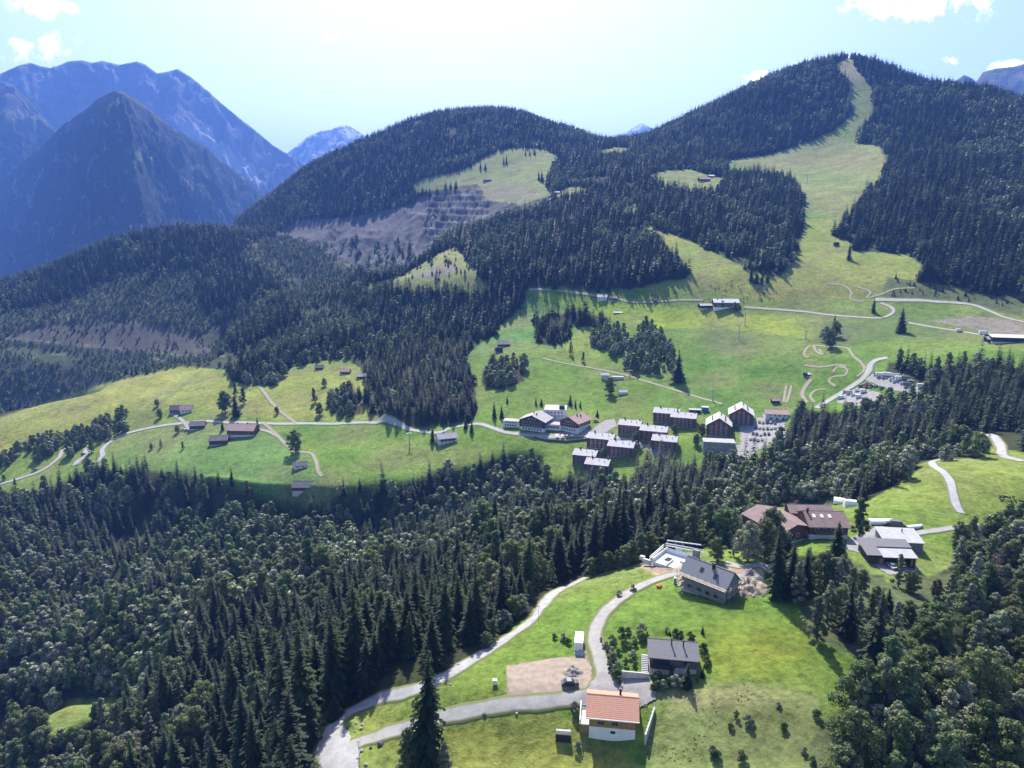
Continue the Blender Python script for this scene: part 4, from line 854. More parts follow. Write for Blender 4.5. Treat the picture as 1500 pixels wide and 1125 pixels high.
def flat(name, pixel, rz, Ln, Wd, h, wall, roof, label, cat='building', wins=(), slope=0.0, over=0.25, group=None, found=4.0, dmin=0, lift=0.0):
    P = G(pixel[0], pixel[1], dmin); a = R(rz); e = root(name, P+Vector((-math.sin(a), math.cos(a), lift))*Wd/2 if False else P+Vector((-math.sin(a)*Wd/2, math.cos(a)*Wd/2, lift)), rz, label, cat, group); l, w = Ln/2, Wd/2; FOOT.append((e.location.x, e.location.y, max(l, w)*1.1+1.5))
    MB().prism([(-w, -found), (w, -found), (w, h+slope), (-w, h)], -l, l).build('wall', W_[wall], e)
    s = slope/(2*w)
    MB().prism([(-w-over, h+0.01-over*s), (w+over, h+slope+0.01+over*s), (w+over, h+slope+0.25), (-w-over, h+0.25)], -l-over, l+over).build('roof', W_[roof], e)
    for ws in wins: win_row(e, ws[0], l, w, ws[1], ws[2], *ws[3:])
    return e
# ------------------------------------------------------------------ near houses
h1 = gable('chalet', (896,1085), -8, 10.6, 8.6, 6.0, 2.1, 'plaster', 'tile_o', 'new timber house with orange tiled roof and white plastered base', base='plaster', hb=0.5, over=1.0, split=2.9, upper='wood',
      wins=(('front',4.3,2,1.5,1.3,-4.2,2.2,'wood'),('front',1.8,1,0.9,0.45,-0.4,0.8,'black'),('right',4.3,2,1.1,1.2),('back',4.3,3),('left',4.3,2)), chim=((1.8,1.6,1.6,0.5),), found=5, lift=0.4, fascia='fascia')
bb = MB(); bb.box((-7.5,-3.6,-5),(-5.36,4.2,2.6)); bb.build('terrace_block', W_['wood'], h1)
MB().box((-7.56,-3.66,2.601),(-5.36,4.26,2.80)).build('terrace_floor', W_['terr'], h1)
bb = MB(); [bb.box((-7.5,y,2.8),(-7.42,y+0.08,3.85)) for y in (-3.5,-1.6,0.3,2.2,4.1)]; bb.box((-7.54,-3.6,3.7),(-7.38,4.2,3.8)).box((-7.5,-3.6,3.2),(-7.42,4.2,3.26)); bb.build('terrace_railing', W_['white'], h1)
MB().box((-7.3,2.4,2.81),(-5.6,4.1,3.4)).build('terrace_planter', W_['grey'], h1)
e = root('retaining_wall', G(957,1048), 62-90+90, 'pale concrete retaining wall running down beside the orange-roofed house', 'wall')
p0, p1 = G(959,1040), G(945,1092); e.location = p0; e.rotation_euler = (0,0,0)
q = p1-p0; w_ = MB(); n = 8
for k in range(n):
    a_ = q*(k/n); b_ = q*((k+1)/n); za = p0.z; zz = float(zat(p0.x+b_.x, p0.y+b_.y))-p0.z
    w_.bar((a_.x, a_.y, -1.2-k*0.12), (b_.x, b_.y, -1.2-(k+1)*0.12), 0.35, 4.4-0.1*k)
w_.build('wall_panel', W_['concrete'], e)
h2 = gable('house', (985,988), -9, 11.4, 7.4, 4.9, 1.9, 'darkwood', 'tile_d', 'low dark-tiled grey house set in a shrub garden above the yard', base='concrete', hb=2.2, over=0.7, ridge=0.25,
      wins=(('front',3.6,1,1.2,1.0,2.4,4.2,'black'),('front',3.7,1,4.0,1.1,-5.2,-0.6,'black'),('right',3.7,2),('back',3.7,3),('left',3.7,2)), door=('front',-0.3), chim=((-0.3,-0.4,1.8,0.3),(2.6,-0.6,1.6,0.3)), lift=-0.3)
bb = MB(); bb.box((-5.6,-4.9,2.2),(0.4,-3.73,2.35)); bb.box((-5.6,-4.95,2.351),(0.4,-4.85,3.3)); bb.build('balcony', W_['black'], h2)
bb = MB(); [bb.box((-7.6,-3.6+i*0.45,-2),(-6.0,-3.2+i*0.45,0.3+i*0.22)) for i in range(10)]; bb.build('garden_steps', W_['concrete'], h2)
MB().box((-12.5,-5.2,-3),(-5.8,-4.8,0.9)).build('garden_wall', W_['concrete'], h2)
# the shell under scaffolding
h3 = gable('house_shell', (1029,873), -46, 14.6, 7.4, 5.4, 3.4, 'grey', 'tile_g', 'unfinished grey house wrapped in scaffolding with new grey tiled roof', base='concrete', hb=0.8, over=0.7,
      wins=(('front',1.9,4,1.2,1.4,None,None,'black'),('front',4.3,3,1.2,1.2,None,None,'black'),('right',2.0,2,1.2,1.4),('right',4.6,2,1.1,1.3),('left',2.0,2)), chim=((1.4,-0.7,1.5,0.7),), fascia='fascia')
for (x_, y_) in ((-1.7,-2.0),(3.0,-2.4)):
    zz = 5.4+3.4+0.28-abs(y_)*3.4/3.7; s = MB(); s.box((-0.5,-0.65,0),(0.5,0.65,0.12)); o_ = s.build('skylight', W_['glass'], h3); o_.location = (x_, y_, zz+0.02); o_.rotation_euler = (math.atan(3.4/3.7),0,0)
def scaffold(L0, L1, W0_, W1_, z0, z1, levels):
    s = MB(); d = MB()
    for (xa, ya, xb, yb) in ((L0,W0_,L1,W0_),(L1,W0_,L1,W1_),(L0,W0_,L0,W1_)):
        n = max(2, int(math.hypot(xb-xa, yb-ya)/2.2)); nx, ny = (yb-ya), -(xb-xa); ln = math.hypot(nx, ny); nx /= ln; ny /= ln
        if (xa == L0 and xb == L0): nx, ny = -1, 0
        for k in range(n+1):
            x, y = xa+(xb-xa)*k/n, ya+(yb-ya)*k/n
            for f in (0, 0.9): s.bar((x+nx*f, y+ny*f, z0), (x+nx*f, y+ny*f, z1), 0.07)
        for lv in levels:
            for f, hh in ((0.9, 0.5), (0.9, 1.0), (0, 0.0)): s.bar((xa+nx*f, ya+ny*f, lv+hh), (xb+nx*f, yb+ny*f, lv+hh), 0.07)
            d.bar((xa+nx*0.45, ya+ny*0.45, lv), (xb+nx*0.45, yb+ny*0.45, lv), 0.8, 0.06)
    return s, d
s, d = scaffold(-7.9, 7.9, -4.3, 4.3, -2, 6.4, (0.9, 2.9, 4.7))
sr = root('scaffold', h3.location, -46, 'steel scaffolding with pale board decks standing round the unfinished house', 'scaffold'); s.build('frame', W_['steel'], sr); d.build('deck', W_['timber'], sr)
# the slab next to it
P = G(992,826); e = root('building_site', P, -38, 'white concrete floor slab with formwork walls beside the unfinished house', 'construction')
b = MB(); b.box((-7,-4.0,-4),(6,5.5,0.35)); b.build('floor_slab', W_['whitecon'], e)
b = MB(); b.box((-7.2,-4.2,0.351),(-6.9,5.7,1.6)).box((-6.9,5.4,0.351),(6,5.7,2.0)).box((-2.0,-4.2,0.351),(-1.75,1.0,1.0)).box((0.5,0.8,0.351),(6,1.05,1.1)).box((2.2,1.06,0.351),(2.45,5.39,1.3)); b.build('formwork_wall', W_['plaster'], e)
b = MB(); b.box((-4.6,-1.0,0.352),(-2.4,2.2,0.36)); b.build('stair_opening_shade', W_['dark'], e)  # thin dark sheet on the slab: shade of a stair hole put into colour
b = MB()
for (p, q) in (((-7.5,6.6,2.9),(6.5,6.6,4.3)),((-7.5,6.9,2.0),(6.5,6.9,3.3)),((-7.9,-4.6,1.9),(-7.9,5.6,2.6)),((-7.9,-4.6,1.2),(-7.9,5.6,1.7)),((-7.2,6.9,4.0),(5.0,7.3,5.6))): b.bar(p, q, 0.22, 0.32)
for x in (-7,-4,-1,2,5): b.bar((x,6.8,-3),(x,6.8,4.2),0.1)
for y in (-4,-1,2,5): b.bar((-7.9,y,-3),(-7.9,y,2.4),0.1)
b.build('guard_rail', W_['whitecon'], e)
b = MB(); b.box((3.4,4.2,0.36),(5.6,5.3,4.6)); b.build('lift_shaft', W_['grey'], e)
b = MB(); b.box((-4.0,7.2,-2),(-1.5,7.35,2.4)); b.build('site_board', W_['white'], e)
b = MB(); b.box((-10.5,-4.6,-1),(-7.4,-3.8,0.6)).box((-12.5,-3.0,-1),(-10.9,-1.8,0.35)); b.build('block_stack', W_['concrete'], e)
# portable toilet, barrels, container, skip, tarp stack, mounds
P = G(990,856); e = root('portable_toilet', P, -20, 'blue portable toilet cabin beside the unfinished house', 'toilet')
MB().box((-0.55,-0.55,-0.3),(0.55,0.55,2.1)).build('cabin', W_['blue'], e, 0.04); MB().prism([(-0.6,2.1),(0.6,2.1),(0.3,2.35),(-0.3,2.35)],-0.6,0.6).build('roof', W_['white'], e); MB().box((-0.38,-0.60,0.02),(0.38,-0.553,1.9)).build('door', W_['blue'], e)
for k, (x, y) in enumerate(((963,861),(966,862),(968,860))):
    P = G(x, y); e = root('barrel', P, 0, ['orange barrel standing at the gravel road edge, leftmost of three','orange barrel at the gravel road edge between two others','orange barrel at the road edge, nearest to the blue toilet'][k], 'barrel', 'orange barrels by the site'); MB().tube([(0,0,-0.1),(0,0,0.2),(0,0,0.7),(0,0,0.95)],[0.3,0.34,0.34,0.28],12).build('drum', W_['orange'], e)
P = G(848,949); e = root('site_container', P, 82, 'white box trailer parked beside the gravel road', 'trailer')
MB().box((-2.4,-1.15,0.5),(3.2,1.15,3.0)).build('box', W_['white'], e, 0.05)
[MB().bar((-2.42,s_*0.5,0.9),(-2.42,s_*0.5,2.7),0.08,0.05).build('door_bar', W_['steel'], e) for s_ in (-1,1)]
for s_ in (-1, 1):
    for xx in (0.1, 1.0): MB().tube([(xx,s_*1.0,0.4),(xx,s_*1.22,0.4)],[0.4,0.4],14).build('wheel', W_['rubber'], e)
MB().bar((3.2,0,0.55),(4.3,0,0.55),0.15).build('drawbar', W_['steel'], e)
P = G(725,1003); e = root('beehive', P, 0, 'small white box on legs standing in the grass between the roads', 'box'); MB().box((-0.5,-0.4,0.5),(0.5,0.4,1.3)).build('body', W_['white'], e, 0.03); MB().box((-0.6,-0.5,1.301),(0.6,0.5,1.42)).build('lid', W_['metal_w'], e)
for a_ in (-0.4,0.4):
    for b_ in (-0.3,0.3): MB().bar((a_,b_,-0.2),(a_,b_,0.5),0.08).build('leg', W_['oldwood'], e)
P = G(825,1082); e = root('wood_stack', P, -6, 'stack of firewood covered by a black tarpaulin left of the orange-roofed house', 'wood pile')
MB().box((-1.6,-0.7,-0.8),(1.6,0.7,1.6)).build('logs', W_['oldwood'], e); MB().prism([(-0.85,-0.6),(-0.78,1.62),(-0.2,1.78),(0.3,1.74),(0.8,1.62),(0.85,0.2),(0.76,0.2),(0.74,1.55),(-0.73,1.55),(-0.78,-0.6)],-1.75,1.75).build('tarpaulin', W_['black'], e)
MB().box((-1.7,0.15,1.79),(1.7,0.8,1.86)).build('cover_sheet', W_['metal_l'], e)
def mound(name, pix, rx, ry, h, m, label, cat, seed, rough=0.25):
    P = G(*pix); n = 26; V = []; F = []
    for i in range(n+1):
        for j in range(n+1):
            x = (i/n*2-1)*rx*1.15; y = (j/n*2-1)*ry*1.15; d = math.hypot(x/rx, y/ry); z = h*max(0, 1-d)**0.8 if d < 1 else 0
            z = z*(1+rough*(float(fbm(np.array(x+seed*31.0), np.array(y), 1.4, 3))*2))-(0.4 if d >= 1 else 0)
            V.append((x, y, z+float(zat(P.x+x, P.y+y))-P.z))
    for i in range(n):
        for j in range(n): F.append((i*(n+1)+j, (i+1)*(n+1)+j, (i+1)*(n+1)+j+1, i*(n+1)+j+1))
    o = link(name, np_mesh(name, V, F, [m], smooth=True)); o.location = P; return tag(o, label, cat)
mound('rubble_heap', (839,985), 2.9, 2.3, 1.5, mat('rubble', (0.30,0.27,0.23), 0.95, 0.6, 1.6, bump=0.2), 'heap of grey-brown rubble on the bare earth lot behind the black car', 'heap', 1, 0.7)
mound('gravel_heap', (850,957), 1.8, 1.3, 0.9, mat('gravel_pile', (0.42,0.40,0.37), 0.95, 0.3, 1.6, bump=0.1), 'small pale gravel heap behind the white trailer', 'heap', 2, 0.4)
mound('spoil_heap', (1092,862), 7.5, 5.5, 3.2, mat('spoil', (0.31,0.255,0.20), 0.95, 0.45, 0.8, bump=0.2), 'large brown heap of excavated soil right of the unfinished house', 'heap', 3, 0.5)
mound('stone_heap', (1098,846), 4.5, 3.5, 2.6, mat('spoil_grey', (0.26,0.245,0.24), 0.95, 0.5, 0.8, bump=0.2), 'greyer rubble heap behind the soil heap by the dark spruce', 'heap', 4, 0.6)
# farm
gable('farm_barn', (1168,793), 112, 20, 16, 4.2, 2.4, 'brownwood', 'roof_br', 'long farm barn with faded brown double-pitched roof', 'barn', base='plaster', hb=0.5, over=0.7, front='gable', ridge=0.12, wins=(('left',2.5,3),('front',2.6,5)), chim=((-3,1.2,1.0,0.6),))
gable('farmhouse', (1213,789), -3, 13.5, 13, 4.8, 3.0, 'brownwood', 'roof_br', 'farmhouse with brown roof and three pale skylights next to the barn', base='plaster', hb=1.4, over=0.9, wins=(('front',3.3,4,1.2,1.3),('right',3.3,3),('front',1.0,0)), chim=((-6.0,-0.8,1.6,0.6),), balcony=('front',2.3,-5,5))
fh = bpy.data.objects['farmhouse']
for x_ in (-4.2,-1.4,1.4):
    zz = 4.8+3.0+0.28-2.4*3.0/6.5; o_ = MB().box((-0.55,-0.8,0),(0.55,0.8,0.1)).build('skylight', W_['white'], fh); o_.location = (x_,-2.4,zz+0.02); o_.rotation_euler = (math.atan(3.0/6.5),0,0)
gable('farm_shed', (1188,765), -4, 16, 8, 4, 1.6, 'oldwood', 'roof_br', 'low brown-roofed shed joined behind the farmhouse', 'shed', hb=0.4)
flat('machine_hall', (1323,806), -8, 12.6, 9.5, 2.9, 'grey', 'metal_l', 'pale metal-roofed hall beside the farm driveway', 'hall', slope=1.2, over=0.5, wins=(('front',1.6,3,1.2,0.8),))
o_ = MB().box((1.5,2.0,3.6),(1.8,2.3,5.2)).build('vent_pipe', W_['black'], bpy.data.objects['machine_hall'])
e = root('garage_house', G(1303,829)+Vector((1.2,5.0,0)), -5, 'low house with dark sloping roof and an open garage holding a white car', 'house')
b = MB(); b.box((-7.5,-1.5,-3),(7.5,4.5,3.1)).box((-7.5,-5,-3),(-2.6,-1.51,3.0)).box((6.6,-5,-3),(7.5,-1.51,3.0)); b.build('wall', W_['oldwood'], e)
MB().box((-4.2,-5.08,0),(-2.75,-5.005,2.5)).build('timber_panel', W_['wood'], e); MB().box((5.9,-5.08,0),(6.55,-4.9,2.6)).build('timber_panel', W_['wood'], e)
MB().prism([(-5.6,3.05),(4.9,4.6),(4.9,4.85),(-5.6,3.3)],-3.4,8.0).build('roof', W_['metal_l'], e); MB().prism([(-5.4,3.5),(5.3,5.1),(5.3,5.35),(-5.4,3.75)],-8.4,-3.45).build('side_roof', W_['tile_d'], e)
MB().prism([(0.2,4.25),(5.3,5.0),(5.3,5.3),(0.2,4.5)],-3.44,8.2).build('upper_roof', W_['tile_d'], e)
# ------------------------------------------------------------------ village
def apt(pix, Ln, label, dark='redwood'):
    l = Ln/2
    e = gable('apartment_block', pix, -19, Ln, 12, 8.2, 2.3, dark, 'metal_l', label, 'apartments', base='grey', hb=0.8, over=0.6, ridge=0.35, group='red-brown apartment blocks of the village',
          wins=(('front',2.2,5,1.3,1.4),('front',4.8,5,1.3,1.4),('front',7.2,5,1.3,1.1),('right',2.2,3),('right',4.8,3),('left',4.8,3)), chim=((-l*0.55,2.2,1.6,0.9),(l*0.1,-1.0,0.9,0.35),(l*0.6,-1.5,0.9,0.35),(l*0.8,2.4,1.2,0.7)), found=6)
    return e
apt((975,620), 20, 'rearmost red-brown apartment block, pale roof, nearest to the small dark sheds'); apt((1000,627), 19, 'red-brown apartment block stepped in front of the rearmost one, right of it')
apt((921,638), 17, 'red-brown apartment block at the left end of the middle row, nearest the hotel'); apt((956,647), 20, 'red-brown apartment block of the middle row, behind the small round courtyard tree'); apt((972,662), 18, 'red-brown apartment block half hidden by spruces, in front of the middle row')
apt((878,658), 20, 'red-brown apartment block just below the hotel terrace corner'); apt((908,670), 19, 'red-brown apartment block beside the pale access road, front row')
apt((855,683), 17, 'lowest-left apartment block, only its pale roof showing above the spruces'); apt((873,697), 17, 'lowest apartment block at the forest edge, front left of the village')
def bighouse(pix, label):
    e = gable('guest_house', pix, 74, 19, 17.5, 8.8, 5.6, 'redwood', 'metal_w', label, 'guest house', base='grey', hb=1.0, over=0.9, front='gable', found=5,
          wins=(('left',2.4,4,1.3,1.5),('left',5.0,4,1.3,1.5),('left',7.6,4,1.3,1.5),('left',10.2,2,1.3,1.3,-3,3),('front',2.4,5),('front',5.2,5)), chim=((3,-1.5,1.2,0.7),))
    for sy in (-1, 1):
        for k in range(5):
            y = sy*4.6; zz = 8.8+5.6+0.29-4.6*5.6/8.75; o_ = MB().box((-0.7,-0.5,0),(0.7,0.5,0.35)).build('dormer_window', W_['glass'], e); o_.location = (-6.5+k*3.2, y, zz); o_.rotation_euler = (sy*-math.atan(5.6/8.75),0,0)
    return e
bighouse((1052,640), 'big gabled red-brown guest house with white metal roof behind the flat hall'); bighouse((1085,624), 'rear big gabled red-brown guest house with white metal roof, nearer the car park')
flat('flat_hall', (1053,662), -10, 22, 10, 7.0, 'grey', 'roof_sh', 'flat-roofed grey hall in front of the gabled guest houses', 'hall', wins=(('front',5.0,5,2.2,1.4),('front',2.2,6,1.6,1.4)))
gable('ski_lodge', (1138,616), -9, 17, 11, 5.0, 2.0, 'plaster', 'roof_pk', 'white lodge with faded red roof at the right end of the car park', 'lodge', wins=(('front',3.8,4,1.3,1.1),('front',1.4,3,1.6,1.6)), hb=0.4)
gable('ski_hut', (1137,592), 0, 6, 4.5, 3.0, 1.2, 'dark', 'roof_pk', 'small red-roofed lift hut at the foot of the two tracks', 'hut', hb=0.3)
flat('shed', (1018,606), -10, 9, 5, 3, 'dark', 'roof_sh', 'small dark flat shed behind the apartments', 'shed'); flat('lift_booth', (1033,604), -10, 5, 4, 4, 'blue', 'metal_w', 'small blue-grey booth with white roof beside the dark shed', 'booth')
# hotel
gable('hotel_house', (779,631), 66, 17, 22, 8.5, 4.4, 'plaster', 'roof_sh', 'main hotel house with broad dark gable full of balconies', 'hotel', base='plaster', front='gable', over=1.4, split=2.8, upper='oldwood', wins=(('left',1.5,7,1.5,1.5),('left',4.2,7,1.3,1.3),('left',6.9,6,1.3,1.3),('left',9.6,3,1.2,1.2,-4,4),('front',4.2,5),('front',7.0,5)), balcony=('left',5.6,-9,9), chim=((1,2,1.4,0.8),(-3,-2,1.4,0.8)))
flat('hotel_wing', (748,626), -14, 13, 8, 5.2, 'plaster', 'roof_sh', 'low white hotel wing at the left end of the complex', 'hotel wing', wins=(('front',1.8,5,1.4,1.4),('front',4.0,5,1.4,1.0)))
flat('hotel_annex', (813,617), -8, 18, 11, 9.5, 'plaster', 'metal_w', 'tall white hotel annex with white roof behind the connecting building', 'hotel annex', wins=(('front',7.5,5),('front',4.6,5)), slope=1.5)
MB().box((3.2,-3.5,9.8),(7.5,0.5,12.6)).build('rooftop_box', W_['dark'], bpy.data.objects['hotel_annex'])
flat('hotel_link', (807,630), -17, 17, 9, 4.6, 'plaster', 'roof_sh', 'low white connecting building between the two gabled hotel houses', 'hotel link', wins=(('front',2.6,7,1.5,1.7),))
gable('hotel_barn_house', (833,633), 52, 19, 17, 8.5, 4.0, 'plaster', 'roof_pk', 'right hotel house with timber gable and pale reddish roof', 'hotel', base='plaster', front='gable', over=1.2, split=4.6, upper='brownwood', wins=(('left',2.3,6,1.3,1.6),('left',5.9,6,1.3,1.4),('left',8.6,4,1.2,1.2,-4,4),('front',3.0,4,1.4,1.4),('front',6.2,4,1.4,1.4)), chim=((0,-1.5,1.3,0.8),(3,-3,1.3,0.8)), balcony=('left',4.8,-7.5,7.5))
gable('white_chalet', (656,650), 20, 15, 10, 4.8, 2.8, 'plaster', 'roof_sh', 'white chalet with grey roof standing on the meadow below the road', hb=0.6, over=1.0, wins=(('front',1.9,4),('front',4.0,4),('left',2.0,3),('left',4.3,2)), chim=((-2,0.6,1.2,0.6),), balcony=('front',2.9,-6.5,6.5))
b = MB(); e = root('terrace_wall', G(860,646), 0, 'curved hedge-topped retaining wall of the hotel terrace', 'wall')
pp = [G(x, y)-G(860,646) for x, y in ((783,642),(800,646),(830,648),(860,645),(875,640))]
for a_, b_ in zip(pp[:-1], pp[1:]): b.bar((a_.x,a_.y,a_.z+0.3),(b_.x,b_.y,b_.z+0.3),0.6,2.6)
b.build('wall_panel', W_['darkstone'], e)
# ------------------------------------------------------------------ scattered huts and barns
gable('cottage', (257,606), 12, 10, 8, 4.2, 3.2, 'oldwood', 'roof_old', 'grey-roofed half of the pair of farm cottages up left', hb=0.4, wins=(('front',1.8,3),('front',3.6,2)))
gable('cottage', (273,605), 18, 11, 9, 3.6, 3.2, 'plaster', 'roof_pk', 'pale pink-roofed half of the pair of farm cottages up left', hb=0.4, wins=(('front',1.8,3),))
gable('hay_barn', (289,629), 14, 13, 9, 3.6, 2.8, 'oldwood', 'roof_old', 'dark timber barn just below the valley road bend', 'barn', hb=0.4)
gable('farm_inn', (352,640), -4, 24, 13, 6.5, 3.6, 'brownwood', 'roof_pk', 'large brown farmhouse with salmon roof beside the valley road', base='plaster', hb=1.8, over=1.4, wins=(('front',3.2,7),('front',5.4,7)), chim=((-5,1,1.3,0.8),(4,1,1.3,0.8)), balcony=('front',4.2,-9,9))
gable('farm_inn_wing', (368,634), -4, 9, 8, 5, 2.4, 'plaster', 'roof_pk', 'white wing with salmon roof joined to the large farmhouse', 'house', hb=0.5, wins=(('front',2.4,3),))
gable('hay_barn', (320,652), 10, 15, 10, 4.4, 3.0, 'oldwood', 'roof_old', 'dark hay barn on the open meadow below the farmhouse', 'barn', hb=0.4)
gable('meadow_hut', (440,687), 16, 10, 6.5, 2.8, 2.0, 'plaster', 'roof_old', 'small white-walled hut by the dirt path', 'hut', hb=0.4, wins=(('front',1.6,2),))
gable('forest_barn', (444,721), 2, 16, 9, 3.4, 3.0, 'oldwood', 'roof_old', 'dark-roofed barn at the forest edge', 'barn', hb=0.4)
for px_, rz, l_, w_, rf, lb in (((467,542),5,8,6,'roof_old','tiny dark hut high on the yellow meadow'),((505,548),0,10,7,'roof_pk','pink-roofed hut under the forest edge'),((529,555),8,9,7,'roof_sh','grey-roofed hut right of the pink-roofed one'),
      ((738,508),4,13,9,'roof_old','grey-roofed hut alone on the steep meadow'),((731,517),4,7,4,'black','small dark shelter below the lone steep-meadow hut'),((899,440),0,8,6,'roof_pk','small brown hut beside the upper track'),((960,443),0,5,5,'roof_old','little dark hay hut beside the upper track'),
      ((714,266),5,18,11,'roof_old','distant alpine hut on the high meadow'),((833,270),0,12,9,'metal_w','distant white-roofed hut at the high forest edge'),((1033,266),8,20,12,'roof_pk','distant reddish alpine hut beside the small high meadow'),((1043,260),8,10,9,'metal_w','distant white-roofed cabin next to the reddish alpine hut'),((880,217),0,12,9,'roof_sh','hut on the far saddle between the two hills'),((1226,361),0,5,4,'black','tiny dark booth on the ski slope'),((813,238),0,14,9,'roof_pk','tiny hut at the top right of the high meadow'),((816,284),0,10,8,'metal_w','small white hut at the quarry rim')):
    gable('alpine_hut', px_, rz, l_, w_, 2.8*max(1, l_/12), 2.2*max(1, l_/12), 'oldwood', rf, lb, 'hut', hb=0.3)
gable('track_house', (882,441), -6, 11, 9, 5, 2.6, 'plaster', 'metal_l', 'small white house beside the upper track', hb=0.4, wins=(('front',1.8,3),('front',3.9,3)))
gable('mountain_inn', (1064,452), -4, 27, 14, 7, 3.2, 'brownwood', 'metal_w', 'mountain inn with white roof and dark timber front, screened by trees', 'inn', base='plaster', hb=1.5, over=1.2, wins=(('front',2.6,8),('front',5.2,8)), chim=((-4,1,1.5,1.0),))
gable('inn_shed', (1037,452), 4, 17, 10, 3.4, 1.6, 'dark', 'roof_sh', 'low dark shed left of the mountain inn', 'shed', hb=0.3)
gable('cattle_shed', (1484,502), -14, 30, 17, 4.0, 1.4, 'dark', 'metal_w', 'long shed with broad white metal roof at the right edge', 'barn', hb=0.3, over=1.0)
gable('field_hut', (1455,502), -6, 9, 6, 3, 1.6, 'dark', 'metal_l', 'small grey hut in front of the long white-roofed shed', 'hut', hb=0.3)
gable('lift_station', (886,556), -10, 7, 5, 4.5, 1.6, 'concrete', 'metal_w', 'small grey lift station behind the round dark tree', 'station', hb=0.3); flat('lift_ramp', (905,556), -8, 10, 4, 2.4, 'concrete', 'metal_l', 'long low lift shelter beside the small lift station', 'shelter')
gable('white_hut', (913,578), 8, 7, 4, 2.6, 1.2, 'plaster', 'metal_w', 'tiny white hut on the green slope above the hotel', 'hut', hb=0.3)
gable('track_shelter', (905,459), -5, 9, 5, 0.8, 0.8, 'timber', 'metal_w', 'flat pale shelter on the meadow below the upper track', 'shelter', hb=0.2)
# ------------------------------------------------------------------ vehicles
def car_profile(kind):
    if kind == 'car': return dict(L=4.3, W=1.75, body=[(-2.15,0.35),(-2.12,0.75),(-1.95,0.92),(-1.15,1.0),(1.75,1.0),(2.1,0.88),(2.15,0.4),(1.9,0.28),(-1.9,0.28)], cab=[(-1.15,0.99),(-0.45,1.45),(0.95,1.48),(1.8,0.99)], wr=0.32, wx=1.35)
    if kind == 'van': return dict(L=5.4, W=2.0, body=[(-2.7,0.4),(-2.7,0.95),(-2.35,1.2),(-1.9,1.35),(-1.3,2.2),(-1.0,2.4),(2.65,2.4),(2.7,0.4),(2.4,0.3),(-2.4,0.3)], cab=[(-1.93,1.36),(-1.33,2.15),(-0.7,2.15),(-0.7,1.4)], wr=0.35, wx=1.75)
    return dict(L=6.6, W=2.25, body=[(-3.3,0.4),(-3.3,1.0),(-3.0,1.25),(-2.7,1.4),(-2.9,2.2),(-2.5,2.75),(3.2,2.8),(3.3,2.5),(3.3,0.45),(3.0,0.3),(-3.0,0.3)], cab=[(-2.85,1.5),(-2.85,2.1),(-1.9,2.1),(-1.9,1.5)], wr=0.36, wx=2.1)
PAINT = {k: mat('paint_'+k, c, 0.3, 0.03, 1, metal=0.2 if k == 'silver' else 0.0, spec=0.6) for k, c in dict(white=(0.72,0.72,0.72), black=(0.018,0.018,0.02), silver=(0.42,0.43,0.45), blue=(0.03,0.07,0.2), red=(0.35,0.03,0.02), grey=(0.13,0.135,0.14)).items()}
_cars = {}
def make_car(kind, colour):
    d = car_profile(kind); e = bpy.data.objects.new('parked_'+kind if kind != 'camper' else 'camper_van', None); C.objects.link(e); w = d['W']/2
    prof = [(x, z) for x, z in d['body']]; b = MB(); b.prism(prof, -w, w); bo = b.build('body', PAINT[colour], e, 0.06); bo.rotation_euler = (0, 0, R(90))
    c = MB(); wi = w*0.88 if kind == 'car' else w+0.01; c.prism(d['cab'], -wi, wi); o_ = c.build('windows', mgl, e, 0.03 if kind == 'car' else 0); o_.rotation_euler = (0, 0, R(90))
    if kind == 'car':
        r_ = MB().prism([(-0.35,1.46),(0.9,1.485),(0.85,1.53),(-0.3,1.51)], -wi*0.93, wi*0.93).build('roof', PAINT[colour], e); r_.rotation_euler = (0, 0, R(90))
    for sx in (-1, 1):
        for sy in (-1, 1):
            wh = MB().tube([(sx*d['wx'], sy*(w-0.2), d['wr']), (sx*d['wx'], sy*(w+0.02), d['wr'])], [d['wr']]*2, 14).build('wheel', W_['rubber'], e)
            MB().tube([(sx*d['wx'], sy*(w+0.021), d['wr']), (sx*d['wx'], sy*(w+0.04), d['wr'])], [d['wr']*0.6]*2, 10).build('rim', W_['steel'], wh)
    return e
def copy_tree(o, parent=None):
    c = o.copy(); C.objects.link(c)
    if parent is not None: c.parent = parent
    for ch in list(o.children): copy_tree(ch, c)
    return c
def place_car(kind, colour, x, y, rz, label, group=None, cat=None, dmin=0, z=0.0):
    k = (kind, colour)
    if k not in _cars: e = _cars[k] = make_car(kind, colour)
    else: e = copy_tree(_cars[k])
    for p_ in ('group',):
        if p_ in e: del e[p_]
    P = G(x, y, dmin); e.location = P+Vector((0, 0, 0.1+P.length*0.0004+z)); e.rotation_euler = (0, 0, R(rz)); return tag(e, label, cat or ('van' if kind != 'car' else 'car'), group)
place_car('car', 'black', 835, 1004, 4, 'black car parked on the bare earth lot below the rubble heap')
place_car('car', 'white', 1306, 832, 88, 'white car parked nose out in the open garage')
place_car('car', 'grey', 51, 689, 20, 'dark car driving on the left valley road', dmin=600); place_car('car', 'black', 122, 667, 60, 'black car on the road bend at far left')
place_car('van', 'white', 1405, 486, -8, 'white van on the upper gravel road'); place_car('camper', 'white', 1440, 490, -10, 'pale truck parked beside the long white-roofed shed')
place_car('car', 'white', 268, 630, 10, 'white car parked beside the dark timber barn, left one', 'cars at the timber barn'); place_car('car', 'silver', 273, 631, 5, 'silver car parked nearest the dark timber barn', 'cars at the timber barn')
place_car('car', 'black', 1303, 771, -15, 'black car behind the pale metal-roofed hall'); place_car('van', 'grey', 1314, 772, -15, 'dark grey van beside the black car behind the pale hall')
